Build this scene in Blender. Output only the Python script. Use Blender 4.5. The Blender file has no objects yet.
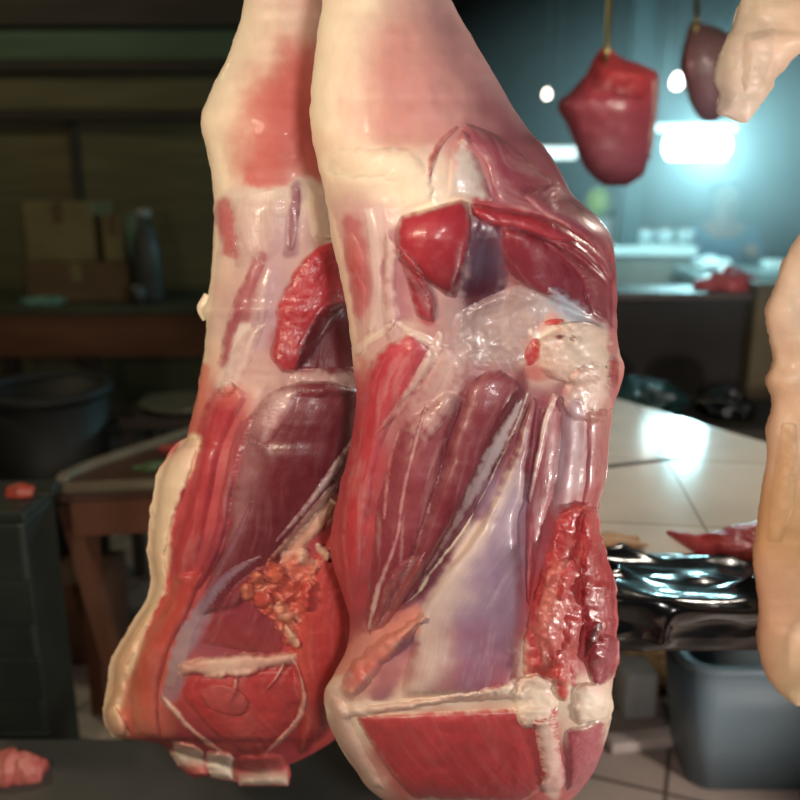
import bpy, bmesh, math, random
import numpy as np
from mathutils import Vector, Matrix

random.seed(7)
rng = np.random.default_rng(11)
SC = bpy.context.scene
COL = SC.collection
R = math.radians

# ------------------------------------------------------------------ camera
F = 858.0
PITCH = R(15.0)
EYE = np.array([0.0, 0.0, 1.4])
cam_d = bpy.data.cameras.new('camera')
cam = bpy.data.objects.new('camera', cam_d)
COL.objects.link(cam)
cam.location = EYE
cam.rotation_euler = (R(90) - PITCH, 0, 0)
cam_d.sensor_width = 36.0
cam_d.lens = 36.0 * F / 800.0
cam_d.clip_start = 0.02
cam_d.dof.use_dof = True
cam_d.dof.focus_distance = 0.95
cam_d.dof.aperture_fstop = 2.9
SC.camera = cam

# ------------------------------------------------------------------ view + world
SC.view_settings.view_transform = 'Standard'
SC.view_settings.look = 'None'
SC.view_settings.gamma = 1.0
SC.view_settings.use_curve_mapping = False
SC.view_settings.exposure = -0.12
wd = bpy.data.worlds.new('world')
SC.world = wd
wd.use_nodes = True
wd.node_tree.nodes['Background'].inputs[0].default_value = (0.75, 0.72, 0.66, 1)
wd.node_tree.nodes['Background'].inputs[1].default_value = 0.035


def lamp(name, loc, power, color, radius):
    d = bpy.data.lights.new(name, 'POINT')
    d.energy = power
    d.color = color
    d.shadow_soft_size = radius
    o = bpy.data.objects.new(name, d)
    COL.objects.link(o)
    o.location = loc
    return o


# the stall's own bulbs hang out of the picture, with added fills among them
lamp('bulb_and_fill_light', (-0.74, 0.26, 1.50), 34, (1.0, 0.82, 0.60), 0.09)
lamp('bulb_and_fill_light', (0.24, -0.22, 1.46), 36, (1.0, 0.94, 0.90), 0.07)  # unseen fill added in front to brighten the legs
lamp('table_bulb_light', (0.95, 1.65, 1.75), 26, (1.0, 0.88, 0.74), 0.08)
lamp('under_table_fill_light', (1.35, 0.85, 0.55), 50, (1.0, 0.92, 0.84), 0.08)  # unseen fill added to brighten the floor and tub under the table
lamp('market_bulb_light', (-2.3, 3.2, 2.9), 34, (1.0, 0.86, 0.52), 0.10)


# ------------------------------------------------------------------ helpers
def ray(u, v):
    u = np.asarray(u, float); v = np.asarray(v, float)
    a = (u - 400.0) / F
    b = (400.0 - v) / F
    c, s = math.cos(PITCH), math.sin(PITCH)
    return a, c + b * s, -s + b * c


def W(u, v, y):
    """point seen at (u, v), standing at the depth y"""
    a, b, c = ray(u, v)
    k = np.asarray(y, float) / b
    return np.stack([a * k, b * k, 1.4 + c * k], axis=-1)


def WZ(u, v, z):
    a, b, c = ray(u, v)
    k = (z - 1.4) / c
    return np.array([a * k, b * k, z])


def V3(p):
    return Vector((float(p[0]), float(p[1]), float(p[2])))


def lin(c):
    c = np.asarray(c, float) / 255.0
    return np.where(c <= 0.04045, c / 12.92, ((c + 0.055) / 1.055) ** 2.4)


def lin4(c):
    l = lin(c)
    return (float(l[0]), float(l[1]), float(l[2]), 1.0)


def _hash(ix, iy, seed):
    h = (ix.astype(np.int64) * 374761393 + iy.astype(np.int64) * 668265263 + seed * 1442695041) & 0xFFFFFFFF
    h = ((h ^ (h >> 13)) * 1274126177) & 0xFFFFFFFF
    h = (h ^ (h >> 16)) & 0xFFFF
    return h / 65535.0


def vnoise(x, y, seed=0):
    x = np.asarray(x, float); y = np.asarray(y, float)
    ix = np.floor(x); iy = np.floor(y)
    fx = x - ix; fy = y - iy
    fx = fx * fx * (3 - 2 * fx); fy = fy * fy * (3 - 2 * fy)
    ix = ix.astype(np.int64); iy = iy.astype(np.int64)
    a = _hash(ix, iy, seed); b = _hash(ix + 1, iy, seed)
    c = _hash(ix, iy + 1, seed); d = _hash(ix + 1, iy + 1, seed)
    return (a + (b - a) * fx) * (1 - fy) + (c + (d - c) * fx) * fy


def fbm(x, y, seed=0, octv=4):
    t = 0.0; amp = 0.5; tot = 0.0
    for k in range(octv):
        t = t + amp * vnoise(x * 2 ** k, y * 2 ** k, seed + 17 * k)
        tot += amp; amp *= 0.5
    return t / tot


def smooth(a, b, x):
    t = np.clip((x - a) / (b - a), 0, 1)
    return t * t * (3 - 2 * t)


def obj(name, me, mat=None, parent=None, label=None, smooth_it=True):
    if isinstance(me, bmesh.types.BMesh):
        m = bpy.data.meshes.new(name)
        bmesh.ops.recalc_face_normals(me, faces=me.faces[:])
        me.to_mesh(m); me.free(); me = m
    o = bpy.data.objects.new(name, me)
    COL.objects.link(o)
    if mat: me.materials.append(mat)
    if smooth_it:
        me.polygons.foreach_set('use_smooth', [True] * len(me.polygons))
    if parent:
        o.parent = parent
        o.matrix_parent_inverse = Matrix.Translation(-parent.location)
    if label: o['label'] = label
    return o


def thing(name, label, cat, loc, group=None):
    o = bpy.data.objects.new(name, None)
    COL.objects.link(o)
    o.location = loc
    o.empty_display_size = 0.05
    o['label'] = label; o['category'] = cat
    if group: o['group'] = group
    return o


def tag(o, label, cat, group=None, kind=None):
    o['label'] = label; o['category'] = cat
    if group: o['group'] = group
    if kind: o['kind'] = kind
    return o


def struct(o):
    o['kind'] = 'structure'
    return o


def bm_box(bm, x0, x1, y0, y1, z0, z1, bevel=0.0):
    vs = [bm.verts.new((x, y, z)) for x in (x0, x1) for y in (y0, y1) for z in (z0, z1)]
    q = [(0, 1, 3, 2), (4, 6, 7, 5), (0, 4, 5, 1), (2, 3, 7, 6), (0, 2, 6, 4), (1, 5, 7, 3)]
    fs = [bm.faces.new([vs[i] for i in f]) for f in q]
    if bevel > 0:
        es = list({e for f in fs for e in f.edges})
        bmesh.ops.bevel(bm, geom=es, offset=bevel, segments=3, profile=0.5, affect='EDGES')
    return bm


def box(x0, x1, y0, y1, z0, z1, bevel=0.0):
    return bm_box(bmesh.new(), x0, x1, y0, y1, z0, z1, bevel)


def bm_prism(pts, z0, z1, bevel=0.0):
    bm = bmesh.new()
    a = [bm.verts.new((p[0], p[1], z0)) for p in pts]
    b = [bm.verts.new((p[0], p[1], z1)) for p in pts]
    bm.faces.new(a[::-1]); bm.faces.new(b)
    n = len(pts)
    for i in range(n):
        bm.faces.new([a[i], a[(i + 1) % n], b[(i + 1) % n], b[i]])
    if bevel:
        bmesh.ops.bevel(bm, geom=bm.edges[:], offset=bevel, segments=3, profile=0.5, affect='EDGES')
    return bm


def bm_tube(bm, pts, rad, n=12, cap=True):
    pts = [Vector(p) for p in pts]
    rads = rad if isinstance(rad, (list, tuple)) else [rad] * len(pts)
    rings = []
    up = None
    for i, p in enumerate(pts):
        d = (pts[min(i + 1, len(pts) - 1)] - pts[max(i - 1, 0)]).normalized()
        if up is None:
            up = d.orthogonal().normalized()
        up = (up - d * up.dot(d)).normalized()
        s = d.cross(up)
        rings.append([bm.verts.new(p + (up * math.cos(2 * math.pi * k / n) + s * math.sin(2 * math.pi * k / n)) * rads[i]) for k in range(n)])
    for a, b in zip(rings, rings[1:]):
        for k in range(n):
            bm.faces.new([a[k], a[(k + 1) % n], b[(k + 1) % n], b[k]])
    if cap:
        bm.faces.new(rings[0][::-1]); bm.faces.new(rings[-1])
    return bm


def bm_lathe(bm, prof, cx, cy, n=40):
    rings = []
    for r, z in prof:
        rings.append([bm.verts.new((cx + max(r, 1e-4) * math.cos(2 * math.pi * k / n), cy + max(r, 1e-4) * math.sin(2 * math.pi * k / n), z)) for k in range(n)])
    for a, b in zip(rings, rings[1:]):
        for k in range(n):
            bm.faces.new([a[k], a[(k + 1) % n], b[(k + 1) % n], b[k]])
    return bm


def catmull(pts, n):
    pts = np.asarray(pts, float)
    if len(pts) == 2:
        t = np.linspace(0, 1, n)[:, None]
        return pts[0] * (1 - t) + pts[1] * t
    d = np.r_[0, np.cumsum(np.maximum(np.hypot(*np.diff(pts, axis=0).T[:2]), 1e-6))]
    P = np.vstack([2 * pts[0] - pts[1], pts, 2 * pts[-1] - pts[-2]])
    out = []
    q = np.linspace(0, d[-1], n)
    k = np.clip(np.searchsorted(d, q, side='right') - 1, 0, len(pts) - 2)
    t = ((q - d[k]) / (d[k + 1] - d[k]))[:, None]
    p0, p1, p2, p3 = P[k], P[k + 1], P[k + 2], P[k + 3]
    return 0.5 * (2 * p1 + (p2 - p0) * t + (2 * p0 - 5 * p1 + 4 * p2 - p3) * t ** 2 + (3 * p1 - p0 - 3 * p2 + p3) * t ** 3)


# ------------------------------------------------------------------ materials
def nt_new(name):
    m = bpy.data.materials.new(name)
    m.use_nodes = True
    nt = m.node_tree
    b = nt.nodes['Principled BSDF']
    return m, nt, b


def mat_plain(name, c1, c2=None, rough=0.6, scale=8.0, bump=0.0, metal=0.0, spec=0.5, bscale=None, stretch=(1, 1, 1), coat=0.0):
    m, nt, b = nt_new(name)
    tc = nt.nodes.new('ShaderNodeTexCoord')
    mp = nt.nodes.new('ShaderNodeMapping'); mp.inputs['Scale'].default_value = stretch
    nz = nt.nodes.new('ShaderNodeTexNoise'); nz.inputs['Scale'].default_value = scale; nz.inputs['Detail'].default_value = 5
    cr = nt.nodes.new('ShaderNodeValToRGB')
    cr.color_ramp.elements[0].position = 0.35; cr.color_ramp.elements[1].position = 0.68
    cr.color_ramp.elements[0].color = lin4(c1); cr.color_ramp.elements[1].color = lin4(c2 or c1)
    L = nt.links.new
    L(tc.outputs['Object'], mp.inputs['Vector']); L(mp.outputs[0], nz.inputs['Vector'])
    L(nz.outputs['Fac'], cr.inputs['Fac']); L(cr.outputs[0], b.inputs['Base Color'])
    b.inputs['Roughness'].default_value = rough
    b.inputs['Metallic'].default_value = metal
    b.inputs['Specular IOR Level'].default_value = spec
    b.inputs['Coat Weight'].default_value = coat
    if bump > 0:
        n2 = nt.nodes.new('ShaderNodeTexNoise'); n2.inputs['Scale'].default_value = bscale or scale * 3; n2.inputs['Detail'].default_value = 6
        L(mp.outputs[0], n2.inputs['Vector'])
        bp = nt.nodes.new('ShaderNodeBump'); bp.inputs['Strength'].default_value = bump; bp.inputs['Distance'].default_value = 0.01
        L(n2.outputs['Fac'], bp.inputs['Height']); L(bp.outputs[0], b.inputs['Normal'])
    return m


def mat_emit(name, color, strength):
    m, nt, b = nt_new(name)
    b.inputs['Base Color'].default_value = (*color, 1)
    b.inputs['Emission Color'].default_value = (*color, 1)
    b.inputs['Emission Strength'].default_value = strength
    return m


def mat_meat(name, rough=0.38, fibre=0.35, sss=0.12, coat=0.25, mott=0.25, bdist=0.0012, lump=0.4, across=520.0, along=45.0):
    """wet flesh: pigment from the mesh's own colour map, fibres along its UV, fine wet bumps"""
    m, nt, b = nt_new(name)
    L = nt.links.new
    at = nt.nodes.new('ShaderNodeAttribute'); at.attribute_name = 'Col'
    uv = nt.nodes.new('ShaderNodeUVMap'); uv.uv_map = 'UVMap'
    mp = nt.nodes.new('ShaderNodeMapping'); mp.inputs['Scale'].default_value = (across, along, 1)
    L(uv.outputs[0], mp.inputs['Vector'])
    nf = nt.nodes.new('ShaderNodeTexNoise'); nf.inputs['Scale'].default_value = 1.0; nf.inputs['Detail'].default_value = 3; nf.inputs['Distortion'].default_value = 0.3
    L(mp.outputs[0], nf.inputs['Vector'])
    tc = nt.nodes.new('ShaderNodeTexCoord')
    nl = nt.nodes.new('ShaderNodeTexNoise'); nl.inputs['Scale'].default_value = 130; nl.inputs['Detail'].default_value = 4
    L(tc.outputs['Object'], nl.inputs['Vector'])
    nm = nt.nodes.new('ShaderNodeTexNoise'); nm.inputs['Scale'].default_value = 38; nm.inputs['Detail'].default_value = 5; nm.inputs['Roughness'].default_value = 0.6
    L(tc.outputs['Object'], nm.inputs['Vector'])
    # colour: mottle + fibre
    ma = nt.nodes.new('ShaderNodeMath'); ma.operation = 'MULTIPLY_ADD'; ma.inputs[1].default_value = 2 * mott; ma.inputs[2].default_value = 1 - mott
    L(nm.outputs['Fac'], ma.inputs[0])
    mf = nt.nodes.new('ShaderNodeMath'); mf.operation = 'MULTIPLY_ADD'; mf.inputs[1].default_value = fibre * 1.2; mf.inputs[2].default_value = 1 - fibre * 0.6
    L(nf.outputs['Fac'], mf.inputs[0])
    mm = nt.nodes.new('ShaderNodeMath'); mm.operation = 'MULTIPLY'
    L(ma.outputs[0], mm.inputs[0]); L(mf.outputs[0], mm.inputs[1])
    vm = nt.nodes.new('ShaderNodeVectorMath'); vm.operation = 'SCALE'
    L(at.outputs['Color'], vm.inputs[0]); L(mm.outputs[0], vm.inputs['Scale'])
    L(vm.outputs[0], b.inputs['Base Color'])
    # bump
    h1 = nt.nodes.new('ShaderNodeMath'); h1.operation = 'MULTIPLY'; h1.inputs[1].default_value = fibre
    L(nf.outputs['Fac'], h1.inputs[0])
    h2 = nt.nodes.new('ShaderNodeMath'); h2.operation = 'MULTIPLY_ADD'; h2.inputs[1].default_value = lump
    L(nl.outputs['Fac'], h2.inputs[0]); L(h1.outputs[0], h2.inputs[2])
    bp = nt.nodes.new('ShaderNodeBump'); bp.inputs['Strength'].default_value = 0.8; bp.inputs['Distance'].default_value = bdist
    L(h2.outputs[0], bp.inputs['Height']); L(bp.outputs[0], b.inputs['Normal'])
    # wetness varies
    mr = nt.nodes.new('ShaderNodeMapRange')
    mr.inputs['From Min'].default_value = 0.3; mr.inputs['From Max'].default_value = 0.7
    mr.inputs['To Min'].default_value = rough - 0.13; mr.inputs['To Max'].default_value = rough + 0.15
    L(nm.outputs['Fac'], mr.inputs['Value']); L(mr.outputs[0], b.inputs['Roughness'])
    b.inputs['Subsurface Weight'].default_value = sss
    b.inputs['Subsurface Radius'].default_value = (1.0, 0.35, 0.2)
    b.inputs['Subsurface Scale'].default_value = 0.006
    b.inputs['Coat Weight'].default_value = coat
    b.inputs['Coat Roughness'].default_value = 0.09
    L(bp.outputs[0], b.inputs['Coat Normal'])
    return m


M_FAT = mat_meat('fat_surface', rough=0.52, fibre=0.06, sss=0.2, coat=0.06, mott=0.10, lump=0.35, bdist=0.0012)
M_MUS = mat_meat('muscle_surface', rough=0.40, fibre=0.34, sss=0.08, coat=0.24, mott=0.22)
M_RAW = mat_meat('raw_cut_surface', rough=0.40, fibre=0.18, sss=0.08, coat=0.25, mott=0.30, lump=0.9, bdist=0.002)
M_SILV = mat_meat('silverskin_surface', rough=0.40, fibre=0.2, sss=0.10, coat=0.16, mott=0.14, lump=0.3, along=20, across=380)
M_BONE = mat_meat('gristle_surface', rough=0.44, fibre=0.10, sss=0.2, coat=0.12, mott=0.2, lump=0.6, bdist=0.0016)


# ------------------------------------------------------------------ flesh builder
def grid_mesh(name, front, back, cf, cb, uvf, closed_ends=True):
    """front/back: (n, m, 3) sheets sharing their rims; one closed solid with colours and UVs"""
    n, m, _ = front.shape
    vf = front.reshape(-1, 3); vb = back[:, 1:-1].reshape(-1, 3)
    verts = np.vstack([vf, vb])
    idf = np.arange(n * m).reshape(n, m)
    idb = np.empty((n, m), int)
    idb[:, 0] = idf[:, 0]; idb[:, -1] = idf[:, -1]
    idb[:, 1:-1] = n * m + np.arange(n * (m - 2)).reshape(n, m - 2)
    q1 = np.stack([idf[:-1, :-1], idf[1:, :-1], idf[1:, 1:], idf[:-1, 1:]], -1).reshape(-1, 4)
    q2 = np.stack([idb[:-1, :-1], idb[:-1, 1:], idb[1:, 1:], idb[1:, :-1]], -1).reshape(-1, 4)
    faces = np.vstack([q1, q2]).tolist()
    if closed_ends:
        faces.append(list(idf[0, :]) + list(idb[0, 1:-1][::-1]))
        faces.append(list(idf[-1, ::-1]) + list(idb[-1, 1:-1]))
    faces = [[int(i) for i in f] for f in faces]
    me = bpy.data.meshes.new(name)
    me.from_pydata(verts.tolist(), [], faces)
    cols = np.vstack([cf.reshape(-1, 3), cb[:, 1:-1].reshape(-1, 3)])
    at = me.color_attributes.new('Col', 'FLOAT_COLOR', 'POINT')
    at.data.foreach_set('color', np.hstack([cols, np.ones((len(cols), 1))]).astype(np.float32).ravel())
    uvs = np.vstack([uvf.reshape(-1, 2), uvf[:, 1:-1].reshape(-1, 2)])
    ul = me.uv_layers.new(name='UVMap')
    li = np.empty(len(me.loops), np.int32)
    me.loops.foreach_get('vertex_index', li)
    ul.data.foreach_set('uv', uvs[li].astype(np.float32).ravel())
    me['front_faces'] = len(q1)
    me.update()
    return me


def flesh(C):
    C = np.array(C, float)
    r = C[..., 0].copy()
    m = C.mean(-1)
    C = C * 0.93 + 0.07 * m[..., None]
    C[..., 1] += 0.012 * r; C[..., 2] += 0.024 * r
    return np.clip(C, 0.002, 0.9)


V0, V1 = -160, 860          # raster range of rows


class Piece:
    """a hanging joint: outline -> rounded body, then flesh parts laid over it"""

    def __init__(self, name, left, right, D, H, pigments, label, cat, group=None, body='flesh', mat=None,
                 power=2.3, rag=0.0, ragf=0.08, step=2.0, back=0.8, base_loc=None, bumps=(), lump=0.0015, seed=1, bodylabel=None, sig=34, paint=()):
        self.D = D
        L = np.asarray(left, float); Rr = np.asarray(right, float)
        v0 = max(L[0, 1], Rr[0, 1]); v1 = min(L[-1, 1], Rr[-1, 1])
        n = int((v1 - v0) / step) + 1
        vs = np.linspace(v0, v1, n)
        cl = catmull(L, 900); cr_ = catmull(Rr, 900)
        oL = np.argsort(cl[:, 1]); oR = np.argsort(cr_[:, 1])
        self.vs = vs
        self.xl = np.interp(vs, cl[oL, 1], cl[oL, 0])
        self.xr = np.interp(vs, cr_[oR, 1], cr_[oR, 0])
        self.xls, self.xrs = self.xl.copy(), self.xr.copy()
        if rag:
            self.xl = self.xl + rag * (fbm(vs * ragf, 0 * vs + 3.3, seed + 5, 4) - 0.5) * 2
            self.xr = self.xr + rag * (fbm(vs * ragf, 0 * vs + 9.1, seed + 9, 4) - 0.5) * 2
        w = np.maximum(self.xr - self.xl, 0.0)
        Hm = H * (np.clip(w / np.percentile(w, 85), 0, 1.15) ** 0.75)
        endk = np.clip(np.minimum(vs - v0, v1 - vs) / 26.0, 0, 1)
        self.Hm = Hm * np.sqrt(1 - (1 - endk) ** 2 * 0.98)
        self.power = power; self.bumps = bumps; self.lump = lump; self.seed = seed; self.back = back
        ucol = np.arange(-60, 900); vrow = np.arange(V0, V1)
        UU, VV = np.meshgrid(ucol, vrow)
        self.map = self.front_h(UU, VV)
        self.base = self.map.copy()
        if base_loc is None:
            c = W((self.xl[0] + self.xr[0]) / 2, vs[0], D)
            base_loc = V3(c)
        self.root = thing(name, label, cat, base_loc, group)
        self.cmap = self.pig(UU, VV, pigments, sig)
        for (pp, rr, cc, st) in paint:
            self.paint(UU, VV, pp, rr, cc, st)
        self.cmap = flesh(self.cmap)
        # body mesh
        m = max(40, int(np.max(w) / step))
        t = 0.5 - 0.5 * np.cos(np.linspace(0, math.pi, m))
        U = self.xl[:, None] + w[:, None] * t[None, :]
        Vv = np.repeat(vs[:, None], m, 1)
        hf = self.front_h(U, Vv); 
        hb = -self.back * self.Hm[:, None] * self.prof(t)[None, :]
        fr = W(U, Vv, D - hf); bk = W(U, Vv, D - hb)
        cf = self.csamp(U, Vv); cb = cf
        mpp = D / F
        uv = np.stack([U * mpp, Vv * mpp], -1)
        me = grid_mesh(body, fr, bk, cf, cb, uv)
        obj(body, me, mat or M_FAT, self.root, bodylabel)
        self.k = 0

    def prof(self, t):
        return np.power(np.clip(1 - np.abs(2 * t - 1) ** self.power, 0, 1), 0.5)

    def front_h(self, U, Vv):
        xl = np.interp(Vv, self.vs, self.xls); xr = np.interp(Vv, self.vs, self.xrs)
        Hh = np.interp(Vv, self.vs, self.Hm, left=0, right=0)
        t = np.clip((U - xl) / np.maximum(xr - xl, 1), 0, 1)
        p = self.prof(t)
        h = Hh * p
        for (bu, bv, su, sv, amp) in self.bumps:
            h = h + amp * np.exp(-((U - bu) / su) ** 2 - ((Vv - bv) / sv) ** 2) * np.minimum(p * 1.6, 1)
        if self.lump:
            h = h + self.lump * (fbm(U * 0.028, Vv * 0.022, self.seed, 3) - 0.5) * 4 * np.minimum(p * 1.5, 1)
        return h

    def pig(self, U, Vv, pts, sig):
        acc = np.zeros(U.shape + (3,)); tot = np.zeros(U.shape)
        wu = U + (fbm(U * 0.03, Vv * 0.03, self.seed + 3, 4) - 0.5) * 46
        wv = Vv + (fbm(U * 0.03, Vv * 0.03, self.seed + 4, 4) - 0.5) * 46
        for p in pts:
            s = p[3] if len(p) > 3 else sig
            g = np.exp(-(((wu - p[0]) / s) ** 2 + ((wv - p[1]) / s) ** 2)) + 1e-9 / (1 + ((U - p[0]) ** 2 + (Vv - p[1]) ** 2))
            acc += g[..., None] * lin(p[2]); tot += g
        return acc / tot[..., None]

    def paint(self, UU, VV, pts, r, c, st):
        pts = np.asarray(pts, float)
        x0, x1 = pts[:, 0].min() - 2.2 * r, pts[:, 0].max() + 2.2 * r; y0, y1 = pts[:, 1].min() - 2.2 * r, pts[:, 1].max() + 2.2 * r
        ya, yb = max(0, int(y0 - V0)), min(UU.shape[0], int(y1 - V0)); xa, xb = max(0, int(x0 + 60)), min(UU.shape[1], int(x1 + 60))
        U = UU[ya:yb, xa:xb].astype(float); V = VV[ya:yb, xa:xb].astype(float)
        if U.size == 0: return
        U = U + (fbm(U * 0.06, V * 0.045, self.seed + 51, 4) - 0.5) * min(22, r * 1.3); V = V + (fbm(U * 0.05, V * 0.05, self.seed + 52, 4) - 0.5) * min(26, r * 1.6)
        d = np.full(U.shape, 1e9)
        for a, b in zip(pts[:-1], pts[1:]) if len(pts) > 1 else [(pts[0], pts[0] + 0.01)]:
            ab = b - a
            t = np.clip(((U - a[0]) * ab[0] + (V - a[1]) * ab[1]) / (ab @ ab), 0, 1)
            d = np.minimum(d, np.hypot(U - a[0] - ab[0] * t, V - a[1] - ab[1] * t))
        g = (st * (1 - smooth(0.45 if r < 20 else 0.1, 1.25 if r < 20 else 1.45, d / r)))[..., None]
        self.cmap[ya:yb, xa:xb] = self.cmap[ya:yb, xa:xb] * (1 - g) + lin(c) * g

    def csamp(self, U, Vv):
        ix = np.clip(np.round(U + 60), 0, self.map.shape[1] - 1).astype(int); iy = np.clip(np.round(Vv - V0), 0, self.map.shape[0] - 1).astype(int)
        return self.cmap[iy, ix]

    def samp(self, U, Vv):
        x = np.clip(U + 60, 0, self.map.shape[1] - 1.001); y = np.clip(Vv - V0, 0, self.map.shape[0] - 1.001)
        ix = x.astype(int); iy = y.astype(int); fx = x - ix; fy = y - iy
        M = self.map
        return (M[iy, ix] * (1 - fx) + M[iy, ix + 1] * fx) * (1 - fy) + (M[iy + 1, ix] * (1 - fx) + M[iy + 1, ix + 1] * fx) * fy

    def part(self, name, left, right, bulge, cols, edge=None, fascia=0.0, fcol=(214, 186, 176), mat=None, rag=0.0, ragf=0.12,
             lump=0.0, lumpf=0.09, sink=0.0012, thick=0.012, px=1.6, ends=0.10, power=2.0, label=None, across=None, groove=0.0, soft=7.0, blend=8.0, wob=2.2):
        """a piece of flesh between two edge curves (both run the same way); it bulges over what lies under it"""
        self.k += 1
        if mat is M_SILV: sink = min(sink, 0.0006)
        if soft == 7.0 and mat is M_SILV: soft = 11.0
        sd = self.seed * 100 + self.k * 7
        Lr = catmull(left, 200); Rr = catmull(right, 200)
        ds_ = np.diff((Lr + Rr) / 2, axis=0); dt_ = (Rr - Lr)[:-1]
        if np.sum(ds_[:, 0] * dt_[:, 1] - ds_[:, 1] * dt_[:, 0]) > 0:      # keep the outside facing out
            left, right = right, left
            Lr, Rr = Rr, Lr
        length = max(np.sum(np.hypot(*np.diff(Lr, axis=0).T)), np.sum(np.hypot(*np.diff(Rr, axis=0).T)))
        width = np.max(np.hypot(*(Lr - Rr).T))
        n = int(np.clip(length / px, 12, 420)); m = int(np.clip(width / px, 10, 220))
        Lr = catmull(left, n); Rr = catmull(right, n)
        s = np.linspace(0, 1, n); t = 0.5 - 0.5 * np.cos(np.linspace(0, math.pi, m))
        S = np.repeat(s[:, None], m, 1); T = np.repeat(t[None, :], n, 0)
        if rag or wob:
            dv = (Rr - Lr); dl = np.maximum(np.hypot(*dv.T), 1e-3)[:, None]; dv = dv / dl
            k = np.minimum(dl[:, 0] / 12, 1)
            Lr = Lr - dv * (k * (rag * (fbm(s * length * ragf, 0 * s + 1.7, sd, 3) - 0.5) * 2 + wob * (fbm(s * length * 0.035, 0 * s + 2.7, sd + 2, 2) - 0.5) * 2))[:, None]
            Rr = Rr + dv * (k * (rag * (fbm(s * length * ragf, 0 * s + 5.7, sd + 1, 3) - 0.5) * 2 + wob * (fbm(s * length * 0.035, 0 * s + 8.7, sd + 4, 2) - 0.5) * 2))[:, None]
        P = Lr[:, None, :] * (1 - t)[None, :, None] + Rr[:, None, :] * t[None, :, None]
        U = P[..., 0]; Vv = P[..., 1]
        base = self.samp(U, Vv)
        pt = np.power(np.clip(1 - np.abs(2 * T - 1) ** power, 0, 1), 0.6)
        e = np.clip(np.minimum(S, 1 - S) / ends, 0, 1)
        pe = np.sqrt(1 - (1 - e) ** 2)
        pr = pt * pe
        wpx_ = np.hypot(*(Rr - Lr).T)[:, None]
        rim = np.minimum(np.minimum(T, 1 - T) * wpx_, np.minimum(S, 1 - S) * length)
        if soft:
            sf = np.minimum(soft, 0.42 * np.maximum(wpx_, 1.0))
            pr = pr * smooth(0, 1, np.clip(rim / sf, 0, 1)) ** 0.8
        mpp = self.D / F
        wl = np.hypot(*(Rr - Lr).T)[:, None] * mpp
        ll = length * mpp
        h = base - sink * (1 - np.minimum(pr * 2.2, 1)) + bulge * pr
        if lump:
            h = h + lump * (fbm(U * lumpf, Vv * lumpf, sd + 3, 3) - 0.45) * 2 * np.minimum(pr * 1.8, 1)
        if groove:
            h = h - groove * np.abs(vnoise(T * wl * 260 + 3, S * 3, sd + 8) - 0.5) * 2 * pr
        hb = np.minimum(base - thick, h - 0.002)
        hb[:, 0] = h[:, 0]; hb[:, -1] = h[:, -1]
        fr = W(U, Vv, self.D - h); bk = W(U, Vv, self.D - hb)
        # pigment
        if isinstance(cols[0], (int, float)): cols = [(0, cols)]
        ss = np.array([c[0] for c in cols]); cc = np.array([lin(c[1]) for c in cols])
        wob = S + (fbm(U * 0.03, Vv * 0.03, sd + 11, 3) - 0.5) * 0.25
        C = np.stack([np.interp(wob, ss, cc[:, k]) for k in range(3)], -1)
        if across:                                   # pigments across the piece: list of (t, colour, strength)
            for (t0, c, wd_, st) in across:
                g = st * np.exp(-((T + (fbm(U * 0.04, Vv * 0.04, sd + 21, 3) - 0.5) * 0.3 - t0) / wd_) ** 2)
                C = C * (1 - g[..., None]) + lin(c) * g[..., None]
        if fascia:                                   # whitish connective film in strands along the piece
            f = fbm(T * wl * 170 + 0.7 * np.sin(S * 6), S * ll * 16, sd + 13, 4)
            f = smooth(0.5, 0.8, f) * fascia * 0.75
            C = C * (1 - f[..., None]) + lin(fcol) * f[..., None]
        if edge:
            ec, ew, es = edge
            dist = np.minimum(np.minimum(T, 1 - T) * wl / mpp, np.minimum(S, 1 - S) * length)
            dist = dist + (fbm(U * 0.12, Vv * 0.12, sd + 15, 3) - 0.5) * ew * 1.4
            g = es * (1 - smooth(0.15 * ew, ew, dist))
            C = C * (1 - g[..., None]) + lin(ec) * g[..., None]
        C = flesh(C)
        if blend == 8.0 and mat is M_SILV: blend = 15.0
        if blend:
            bl = np.minimum(blend, 0.45 * np.maximum(np.max(wpx_), 1.0))
            rn = rim + (fbm(U * 0.16, Vv * 0.16, sd + 31, 3) - 0.5) * bl * 1.3
            g = smooth(0.0, 1.0, np.clip(rn / bl, 0, 1)); g[:, 0] = 0; g[:, -1] = 0
            C = self.csamp(U, Vv) * (1 - g[..., None]) + C * g[..., None]
        C = np.clip(C, 0.002, 0.9)
        uv = np.stack([T * wl, S * ll], -1)
        me = grid_mesh(name, fr, bk, C, C, uv)
        # remember the new surface
        iu = np.round(U + 60).astype(int).ravel(); iv = np.round(Vv - V0).astype(int).ravel()
        ok = (iu > 0) & (iu < self.map.shape[1] - 1) & (iv > 0) & (iv < self.map.shape[0] - 1)
        tmp = np.full(self.map.shape, -9.0)
        np.maximum.at(tmp, (iv[ok], iu[ok]), h.ravel()[ok])
        self.cmap[iv[ok], iu[ok]] = C.reshape(-1, 3)[ok]
        d = tmp.copy()
        for a in (-1, 0, 1):
            for b_ in (-1, 0, 1):
                d = np.maximum(d, np.roll(np.roll(tmp, a, 0), b_, 1))
        tmp = np.where(tmp > -8, tmp, d)
        self.map = np.where((tmp > -8), np.maximum(self.map, tmp), self.map)
        o = obj(name, me, mat or M_MUS, self.root, label)
        nf = me['front_faces']
        me.polygons.foreach_set('use_smooth', [i < nf for i in range(len(me.polygons))])   # the hidden underside keeps its own shading
        me.update()
        return o

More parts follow.
